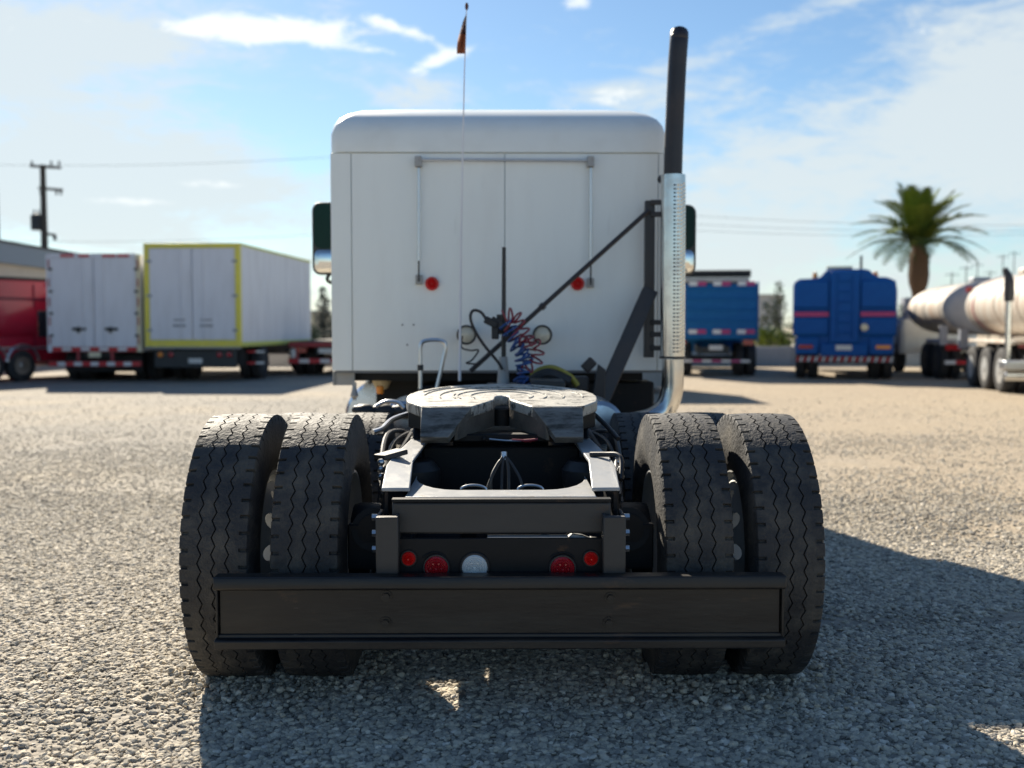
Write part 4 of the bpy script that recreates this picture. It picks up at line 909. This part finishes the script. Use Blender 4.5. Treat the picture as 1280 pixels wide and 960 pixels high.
MB().bb(-.15, .25, .1, .115, .78, .92).build('number_plate', MT['plate'], t); r = MB().bb(-1.2, 1.05, 0, .06, .40, .52).build('underrun_bar', MT['dark'], t); stripes(r, -1.18, 1.03, -.002, .46, .07, 8, 'pinkstripe')
chassis(t, hw, .1, 8); duals(t, hw, (1.0, 2.3)); fwheel(t, -1.05, 6.8, FW_D); fwheel(t, 1.05, 6.8, FW_D)
k_ = MB().loft([rrect(-1.2, 1.2, 5.7, 7.7 - d, z, .15) for z, d in ((.6, 0), (1.6, 0), (2.7, .3))]).build('cab', MT['dump'], t)
MB().bb(-1.0, 1.0, 7.62, 7.68, 1.5, 1.9).build('windscreen', MT['window'], k_)

# deep blue tank truck
c = P(1055, 440, 29.5)
t = thing('vacuum_truck', 'deep blue tank truck seen from behind with magenta stripes and ladder panel', 'truck', (c.x, 29.5, 0), R(-17))
MB().bb(-1.28, 1.28, .07, .2, .7, 1.25).build('rear_bulkhead', MT['blue'], t)
def ringxz(pts, y): return [Vector((x, y, z)) for x, z in pts]
prof = [(-1.38, 1.2), (1.34, 1.2), (1.36, 1.4), (1.36, 2.45), (1.33, 2.62), (1.24, 2.75), (1.08, 2.81), (.86, 2.82), (.74, 2.90), (.64, 3.0), (.52, 3.04), (-.44, 3.04), (-.54, 2.98), (-.64, 2.86), (-.74, 2.80), (-1.2, 2.79), (-1.33, 2.72), (-1.38, 2.6)]
MB().loft([ringxz(prof, .05), ringxz(prof, 6)]).build('tank_body', MT['blue'], t, bevel=.03)
for s in (-1, 1):
    a, b = (-1.34, -.42) if s < 0 else (.42, 1.32)
    for z0, z1 in ((1.24, 1.70), (1.98, 2.72)): MB().bb(a, b, -.03, .045, z0, z1).build('rear_door', MT['blue'], t, bevel=.03)
    MB().bb(a, b, -.035, .045, 1.745, 1.87).build('stripe', MT['pinkstripe'], t, bevel=.006)
    MB().bb(a, b, -.05, .02, 1.905, 1.945).build('shelf', MT['blue'], t)
    MB().bb(s*.98-.32, s*.98+.30, -.02, .06, .70, 1.16).build('lamp_housing', MT['blue'], t, bevel=.03); MB().bb(s*1.02-.19, s*1.02+.19, -.05, -.021, .86, .96).build('tail_light', MT['red' if s < 0 else 'amber'], t)
    MB().lathe([(0, .07), (.02, .075), (.14, .06), (.18, .03)], (s*.8, .3, 2.80), 'Z', 12).build('beacon', MT['amber'], t)
    MB().bb(s*1.40-.06, s*1.40+.06, 5.5, 5.6, 2.3, 2.75).build('mirror', MT['mirrorbody'], t)
lad = MB().bb(-.38, .38, -.08, .045, 1.02, 3.0).build('ladder_panel', MT['blue'], t, bevel=.03)
for k in range(6): MB().cyl((-.18, -.10, 1.3+k*.28), (.18, -.10, 1.3+k*.28), .018, 8).build('rung', MT['blue'], lad)
for x in (-.2, .2): MB().cyl((x, -.10, 1.15), (x, -.10, 2.9), .018, 8).build('ladder_rail', MT['blue'], lad)
MB().bb(-.62, .62, -.06, .04, .66, 1.0).build('lower_panel', MT['blue'], t, bevel=.03)
MB().bb(-.22, .2, -.085, -.062, .82, .96).build('number_plate', MT['plate'], t)
MB().lathe([(0, .10), (-.06, .10), (-.08, .06)], (.52, -.06, 1.45), 'Y', 16).build('hose_coupling', MT['boxcream'], t)
r = MB().bb(-1.28, 1.30, -.03, .06, .48, .66).build('underrun_bar', MT['dark'], t)
for k in range(26):
    x = -1.27 + k*.0985; MB().prism([(x, -.034, .50), (x+.049, -.034, .50), (x+.089, -.034, .64), (x+.04, -.034, .64)], (0, -.006, 0)).build('chevron', MT['redstripe' if k % 2 == 0 else 'whitestripe'], r)
MB().bb(-.5, .2, .3, .9, 3.05, 3.14).build('roof_hatch', MT['boxcream'], t, bevel=.03); MB().cyl((.42, .4, 3.04), (.42, .4, 3.42), .035, 8).build('vent_pipe', MT['dark'], t)
chassis(t, 1.3, .1, 8); duals(t, 1.32, (1.1, 2.4)); fwheel(t, -1.1, 7.2); fwheel(t, 1.1, 7.2)
k_ = MB().loft([rrect(-1.2, 1.2, 6.2, 8.1 - d, z, .15) for z, d in ((.6, 0), (1.6, 0), (2.7, .3))]).build('cab', MT['blue'], t); MB().bb(-1.0, 1.0, 8.02, 8.07, 1.5, 1.9).build('windscreen', MT['window'], k_)

# elliptical tanks
def ell_tank(root, hw, hh, cz, y0, y1, m, mend, bands):
    prof = []
    n = 36
    def ring(y, f): return [Vector((hw*f*math.cos(2*math.pi*k/n), y, cz + hh*f*math.sin(2*math.pi*k/n))) for k in range(n)]
    b = MB().loft([ring(y0, 1), ring(y1, 1)]).build('tank', m, root)
    MB().loft([ring(y0-.002, 1.0), ring(y0-.06, .97), ring(y0-.13, .82), ring(y0-.17, .5), ring(y0-.18, .1)]).build('tank_end', mend, b, smooth=60)
    MB().loft([ring(y1+.002, 1.0), ring(y1+.06, .97), ring(y1+.13, .82), ring(y1+.17, .5), ring(y1+.18, .1)]).build('tank_end', m, b, smooth=60)
    for y, mm in bands: MB().loft([ring(y-.05, 1.004), ring(y-.045, 1.015), ring(y+.045, 1.015), ring(y+.05, 1.004)]).build('band', MT[mm], b)
    return b
t = thing('tank_truck', 'white cabbed tank truck with tank end coloured shade grey beyond the near cream tanker', 'truck', (13.32, 29.2, 0), R(-8))
b = ell_tank(t, 1.24, .74, 1.98, .1, 4.1, MT['tankcream'], MT['tankgrey'], [(.4, 'tankcream'), (2.2, 'tankcream'), (3.2, 'tankcream')])  # near end takes grey for its shade, the far end stays cream
MB().bb(-.25, .25, .8, 1.3, 2.7, 2.85).build('manhole', MT['tankgrey'], t, bevel=.05)
for s in (-1, 1):
    MB().bb(s*1.15-.1, s*1.15+.1, .2, .3, .95, 1.5).build('stand', MT['tankgrey'], t); MB().bb(s*.95-.2, s*.95+.2, -.02, .1, .82, .98).build('tail_light', MT['red'], t)
    MB().bb(s*.75, s*1.22, .4, 1.9, .98, 1.12).build('mudguard', MT['tankgrey'], t, bevel=.04)
r = MB().bb(-1.2, 1.2, -.05, .05, .42, .56).build('underrun_bar', MT['dark'], t); stripes(r, -1.18, 1.18, -.052, .49, .1, 8, 'whitestripe', 'redstripe')
chassis(t, 1.2, .1, 8); duals(t, 1.2, (.9, 2.2)); fwheel(t, -1.08, 5.9); fwheel(t, 1.08, 5.9)
k_ = MB().loft([rrect(-1.2, 1.2, 5.2, 7.2 - d, z, .2) for z, d in ((.6, 0), (1.2, .05), (1.55, .2), (1.7, .5))]).build('cab', MT['greenwhite'], t); MB().loft([rrect(-1.05, 1.05, 5.25, 6.6-d, z, .2) for z, d in ((1.7, 0), (2.3, .4), (2.4, .5))]).build('cab_roof', MT['tankgrey'], k_); MB().bb(-1.27, -.75, 5.9, 7.0, .55, 1.18).build('front_fender', MT['greenwhite'], k_, bevel=.12); MB().bb(-1.21, -1.19, 5.35, 5.8, .62, 1.5).build('door', MT['tankgrey'], k_, bevel=.01); MB().bb(-1.08, -1.04, 5.5, 6.1, 1.78, 2.2).build('side_window', MT['window'], k_)

t = thing('tank_trailer', 'cream tank semi trailer with three white wheels, at the right edge', 'trailer', (13.02, 27.6, 0), R(-10))
# local -y runs towards the camera
b = ell_tank(t, 1.02, .76, 1.98, -7.2, 0, MT['tankcream'], MT['tankcream'], [(-.25, 'tankcream'), (-.75, 'redsteel'), (-2.6, 'tankcream'), (-4.4, 'tankcream')])
MB().bb(-1.22, 1.22, -4.9, -1.2, 1.08, 1.16).build('fender_deck', MT['tankcream'], t, bevel=.02)
for s in (-1, 1):
    for y in (-1.6, -2.85, -4.1): fwheel(t, s*1.12, y, FW_W); fwheel(t, s*.8, y, FW_W)
    MB().bb(s*1.1-.1, s*1.1+.1, -.3, -.1, .9, 1.4).build('stand', MT['tankgrey'], t); MB().bb(s*.9-.08, s*.9+.08, .1, .16, 2.35, 2.5).build('marker_light', MT['red'], t)
MB().bb(-.3, .3, -2.4, -1.9, 2.70, 2.86).build('manhole', MT['tankcream'], t, bevel=.05)
chassis(t, 1.2, -7.2, -.4, .85)
t2 = thing('tractor_unit', 'tractor with black tipped exhaust stack cut by the right edge', 'truck', (10.83, 20.2, 0), R(-10))
px_ = P(1270, 430, 20.6)
ex = MB().cyl((-1.02, .62, .75), (-1.02, .62, 1.95), .06, 14).build('exhaust_stack', MT['chrome'], t2); MB().tube([(-1.02, .62, 1.955), (-1.02, .62, 2.1), (-1.02, .62, 2.36), (-1.05, .62, 2.48), (-1.12, .62, 2.6)], [.09, .10, .09, .07, .05], 14).build('stack_tip', MT['stack'], ex)
MB().loft([rrect(-1.0, 1.2, -3.6, -1.3, z, .15) for z in (.9, 2.0, 2.6)]).build('cab', MT['greenwhite'], t2); MB().bb(-1.015, -.99, -3.2, -2.0, 1.7, 2.3).build('side_window', MT['window'], t2)
chassis(t2, 1.2, -5.5, 1.5); duals(t2, 1.1, (-1.9,), FW_W); fwheel(t2, -.95, -4.8, FW_W); fwheel(t2, .95, -4.8, FW_W)
MB().loft([rrect(-.8, .8, -5.8, -3.65, z, .2) for z in (.7, 1.5, 1.7)]).build('hood', MT['greenwhite'], t2)
mb = MB().bb(-1.15, -.6, .3, .75, .62, .8); mb.cyl((-1.1, .5, .5), (-.5, .5, .5), .09, 12); mb.build('side_step', MT['alu'], t2, bevel=.02)

# container hidden behind the cab; its shadow falls to the right
t = thing('shipping_container', 'low grey shipping container behind the white cab', 'container', (.85, 23.7, 0), 0)
MB().bb(-2.8, 2.8, 0, 2.44, .12, 2.5).build('walls', MT['container'], t)
for k in range(28): MB().bb(-2.75+.2*k, -2.65+.2*k, -.03, -.001, .2, 2.4).build('rib', MT['container'], t)
for x in (-2.8, 2.72):
    for y in (-.04, 2.4): MB().bb(x, x+.08, y, y+.08, 0, 2.55).build('corner_post', MT['container'], t)

# ------------------------------------------------------------------ far setting
t = thing('warehouse', 'long low cream warehouse with blue grey roof fascia behind the red truck', 'building', (-22, 36, 0), 0)
MB().bb(-8, 4.3, -18, 11, 0, 3.7).build('wall', MT['wallcream'], t)
MB().bb(-8.2, 4.55, -18.2, 11.3, 3.7, 4.42).build('roof_fascia', MT['fascia'], t, bevel=.03)
MB().bb(-8.3, 4.6, -18.3, 11.4, 4.422, 4.5).build('roof_edge', MT['tarp'], t)
for k in range(5): 
    w = MB().bb(4.28, 4.33, -14+5*k, -12+5*k, 1.2, 2.4).build('window', MT['window'], t); MB().bb(4.30, 4.38, -14.1+5*k, -11.9+5*k, 1.12, 1.19).build('sill', MT['wallgrey'], w)

def power_pole(px, D, ytop, label, trans=True, h2=None):
    c = P(px, 409, D); top = P(px, ytop, D).z
    t = thing('power_pole', label, 'utility pole', (c.x, D, 0), 0)
    MB().tube([(0, 0, 0), (0, 0, top)], [.19, .12], 10).build('pole', MT['wood'], t)
    s = D/F
    if trans:
        for z, x0, x1 in ((top-.05, -.55, .8), (top-1.02, -.2, .85), (top-3.0, 0, .5)):
            a = MB().beam((x0, 0, z), (x1, 0, z-.08), .09, .11).build('crossarm', MT['wood'], t)
            for x in (x0+.08, (x0+x1)/2+.25, x1-.08): MB().lathe([(0, .03), (.05, .055), (.10, .035), (.15, .055), (.2, .02)], (x, 0, z-(.3 if z < top-.5 else -.03)), 'Z', 10).build('insulator', MT['dark'], a)
        tr = MB().lathe([(-.36, .2), (-.34, .25), (.26, .25), (.32, .2), (.36, .06)], (-.32, 0, top-2.5), 'Z', 16).build('transformer', MT['dark'], t)
        for x in (-.42, -.24): MB().lathe([(0, .03), (.06, .05), (.2, .02)], (x, 0, top-2.15), 'Z', 8).build('bushing', MT['dark'], tr)
    return top
power_pole(58, 48, 206, 'dark wooden power pole with transformer and crossarms above the trailer')
power_pole(-2, 44, 228, 'thin bare power pole at the left edge above the warehouse', False)
for i, (x0, y0, x1, y1, D, lb) in enumerate(((-60, 205, 420, 196, 60, 'topmost power line in the left sky'), (-60, 300, 420, 292, 60, 'lowest power line in the left sky above the trailers'), (840, 268, 1340, 281, 62, 'upper power line in the right sky beside the palm'),
                                     (840, 279, 1340, 287, 62.5, 'middle power line in the right sky beside the palm'), (840, 287, 1340, 292, 63, 'lower power line in the right sky beside the palm'))):
    a, b = P(x0, y0, D), P(x1, y1, D); pts = [a.lerp(b, k/12) - Vector((0, 0, .25*math.sin(math.pi*k/12))) for k in range(13)]
    o = MB().tube(pts, .009, 5).build('power_line', MT['dark']); tag(o, lb, 'power line', 'power lines across the sky')

# palm
def palm():
    D = 45; c = P(1147, 409, D); t = thing('palm_tree', 'short palm tree with thick brown trunk behind the tank trucks', 'palm tree', (c.x, D, 0), 0)
    zt = P(1147, 310, D).z
    rings = []; n = 18; H = [(0, .36), (1.2, .30), (2.3, .22), (2.75, .26), (3.05, .36), (3.4, .40), (3.75, .38), (4.1, .36), (4.5, .26), (4.75, .16)]
    H = [(z*zt/4.45, r) for z, r in H]
    dense = []
    for (z0, r0), (z1, r1) in zip(H, H[1:]):
        m = max(2, int((z1-z0)/.09))
        for k in range(m): dense.append((z0+(z1-z0)*k/m, r0+(r1-r0)*k/m))
    rings = [[Vector(((r*(1+.10*((k+i) % 2)))*math.cos(2*math.pi*k/n), (r*(1+.10*((k+i) % 2)))*math.sin(2*math.pi*k/n), z)) for k in range(n)] for i, (z, r) in enumerate(dense)]
    MB().loft(rings).build('trunk', MT['trunk'], t, smooth=0)
    rnd = random.Random(4)
    def frond(L, droop):
        mb = MB(); n = 20; pts = []
        for k in range(n+1):
            s = k/n; x = L*(s - .10*droop*s**3); z = L*(.0 - .52*droop*s**2.2)
            pts.append(Vector((x, 0, z)))
        mb.tube(pts, [.035*(1-k/n)+.006 for k in range(n+1)], 5)
        for k in range(2, n+1):
            p = pts[k]; d = (pts[min(k+1, n)]-pts[k-1]).normalized(); s = k/n
            ll = .80*math.sin(math.pi*min(1, .12+.86*s))**.7 + .05
            for sd in (-1, 1):
                for q in (0, .5):
                    b0 = p - d*(L/n*q); a = Vector((d.x*.62, sd*.62, d.z*.62 + .18 + rnd.uniform(-.12, .1))).normalized(); tip = b0 + a*ll*rnd.uniform(.8, 1.1) - Vector((0, 0, .10*ll))
                    w = d*.036; mid = b0.lerp(tip, .5) + Vector((0, 0, .03))
                    mb.add([b0-w, b0+w, mid+w, tip, mid-w], [(0, 1, 2, 4), (4, 2, 3)])
        return mb
    ms = [frond(2.55, dr).data('frond', MT[m], Vector((0,0,0)), 0) for dr, m in ((.5, 'leaf'), (.9, 'leaf'), (1.35, 'leaf'), (1.6, 'leafdark'))]
    N = 34
    for i in range(N):
        q = (i+.5)/N; el = R(88 - 62*q**1.05 + rnd.uniform(-5, 5)); az = i*2.39996 + rnd.uniform(-.2, .2)
        me = ms[min(3, int(q*4))]
        o = bpy.data.objects.new('frond', me); COL.objects.link(o); place(o, (.12*math.cos(az), .12*math.sin(az), zt + .25*(1-q)), t)
        o.rotation_euler = (0, -el, az); sc = rnd.uniform(.82, 1.05); o.scale = (sc, sc, sc)
    for i in range(5):
        az = i*2.4; o = bpy.data.objects.new('dead_frond', ms[3]); COL.objects.link(o); place(o, (.2*math.cos(az), .2*math.sin(az), zt-.12), t); o.rotation_euler = (0, R(38+8*(i % 3)), az); o.scale = (.28, .5, .4)
palm()

def leaf_cloud(mb, c, r, n, size, rnd, sc=(1, 1, 1)):
    for _ in range(n):
        while True:
            p = Vector((rnd.uniform(-1, 1), rnd.uniform(-1, 1), rnd.uniform(-1, 1)))
            if .25 < p.length < 1: break
        q = Vector((p.x*r*sc[0], p.y*r*sc[1], p.z*r*sc[2])) + Vector(c)
        a = Vector((rnd.gauss(0, 1), rnd.gauss(0, 1), rnd.gauss(0, 1))).normalized(); b = a.orthogonal().normalized(); s = size*rnd.uniform(.6, 1.3)
        mb.add([q-a*s, q+b*s*.5, q+a*s, q-b*s*.5], [(0, 1, 2, 3)])
def shrub(name, label, cat, x, y, blobs, m, trunkh=.4, leaf=.10, n=260, group=None):
    rnd = random.Random(int(x*100)+int(y)); t = thing(name, label, cat, (x, y, 0), rnd.uniform(0, 6), group); mb = MB()
    for bx, by, bz, r, sz in blobs: leaf_cloud(mb, (bx, by, bz), r, int(n*r*r*2)+40, leaf, rnd, (1, 1, sz))
    mb.build('crown', m, t, 0)
    top = max(b[2] for b in blobs); mb = MB().tube([(0, 0, 0), (.03, .02, top*.5), (0, 0, top)], [.05+.03*trunkh, .045, .02], 7)
    for k in range(4): mb.tube([(0, 0, top*.35), (.4*math.cos(k*1.6), .4*math.sin(k*1.6), top*.8)], [.03, .012], 5)
    mb.build('trunk', MT['wood'], t)
D = 40
w = thing('boundary_wall', 'low pale concrete boundary wall behind the parked blue trucks', 'wall', (6, D, 0), 0)
for k in range(16): MB().bb(-20+2.5*k, -20+2.5*k+2.46, 0, .2, 0, .74).build('wall_panel', MT['wallgrey'], w, bevel=.015)
for k in range(17): MB().bb(-20.1+2.5*k, -19.95+2.5*k, -.06, .26, 0, .82).build('post', MT['wallgrey'], w)
G = 'shrubs behind the boundary wall'
i = 0
rs = random.Random(12)
for px, lab, m in ((952, 'left', 'bushlime'), (976, 'right', 'bush'), (1125, 'x', 'bush')):
    x = P(px, 409, 42).x
    labs = {952: 'lime green shrub above the wall next to the dump truck', 976: 'taller green shrub above the wall next to the deep blue tank truck', 1125: 'green shrub above the wall right of the deep blue tank truck'}
    shrub('shrub', labs.get(px, 'green shrub behind the wall hidden by vehicles' + ('' if px < 1000 else ' on the right')), 'shrub', x, 42 + rs.uniform(-.6, .8), [(rs.uniform(-.5, .5), 0, .75+rs.uniform(0, .35), rs.uniform(.55, .75), .8) for _ in range(3)], MT[m], group=G)
shrub('tree', 'slim grey green tree above the wall left of the deep blue tank truck', 'tree', P(972, 409, 46).x, 46, [(0, 0, 2.2, .55, 1.2), (.3, 0, 1.6, .6, 1), (-.3, .1, 1.4, .5, 1), (0, .1, 3.0, .22, 2.0)], MT['bushdark'], 1, .09, 170)
shrub('conifer_tree', 'dark narrow tree beside the white cab on the left', 'tree', P(404, 409, 58).x, 58, [(0, 0, 1.0, .75, 1), (0, 0, 1.9, .6, 1), (.05, 0, 2.7, .42, 1.1), (0, 0, 3.3, .22, 1.5)], MT['conifer'], 1, .10, 500)
shrub('tree', 'low brown green tree at the foot of the dark narrow tree', 'tree', P(396, 409, 56).x-.3, 56, [(0, 0, .8, .6, 1), (.4, 0, 1.1, .5, 1)], MT['bushdark'], 1, .10, 300)
t = thing('shed', 'small red and cream shed far beyond the box truck', 'shed', (P(392, 409, 62).x, 62, 0), 0)
MB().bb(-.7, .7, 0, 2, 0, 2.3).build('wall', MT['boxcream'], t); MB().bb(-.68, -.2, -.02, -.002, .1, 2.1).build('door', MT['redsteel'], t); MB().bb(-.8, .8, -.1, 2.1, 2.302, 2.4).build('roof', MT['fascia'], t)
# pale far buildings and trees beyond the wall
t = thing('apartment_block', 'pale distant block seen between the two blue trucks', 'building', (P(958, 409, 95).x, 95, 0), 0)
MB().bb(-1.6, 1.4, 0, 6, 0, 4.2).build('wall', MT['tan'], t); MB().bb(-1.7, 1.5, -.1, 6.1, 4.202, 4.35).build('roof', MT['wallgrey'], t)
for i in range(3):
    for j in range(3): MB().bb(-1.3+.95*i, -.8+.95*i, -.03, -.001, .6+1.2*j, 1.3+1.2*j).build('window', MT['window'], t)
rs = random.Random(5)
for k in range(16):
    x = -30 + 6.2*k + rs.uniform(-1, 1); y = 105 + rs.uniform(-6, 6); h = rs.uniform(1.6, 2.6)
    shrub('tree', 'hazy low green tree on the far horizon', 'tree', x, y, [(rs.uniform(-1.5, 1.5), 0, h*rs.uniform(.5, 1), rs.uniform(1.2, 1.9), .7) for _ in range(4)], MT['bushdark'], 2, .22, 60, 'trees along the far horizon')
for k, (px, y0) in enumerate(((1190, 340), (1208, 332), (1222, 328), (1238, 338), (1254, 318), (1268, 314))):
    D = 80 + 3*k; c = P(px, y0, D)
    t = thing('thin_mast', ['leftmost thin grey mast above the cream tanks', 'second thin mast from the left above the tanks', 'third thin mast from the left above the tanks', 'fourth thin mast from the left above the tanks', 'tall thin mast left of the black exhaust tip', 'tallest thin mast beside the black exhaust tip'][k], 'mast', (c.x, D, 0), 0, 'thin masts far behind the tanks')
    MB().tube([(0, 0, 0), (0, 0, c.z)], [.07, .035], 7).build('mast', MT['dark'], t); MB().beam((-.5, 0, c.z-.2), (.5, 0, c.z-.2), .05, .05).build('crossarm', MT['dark'], t)
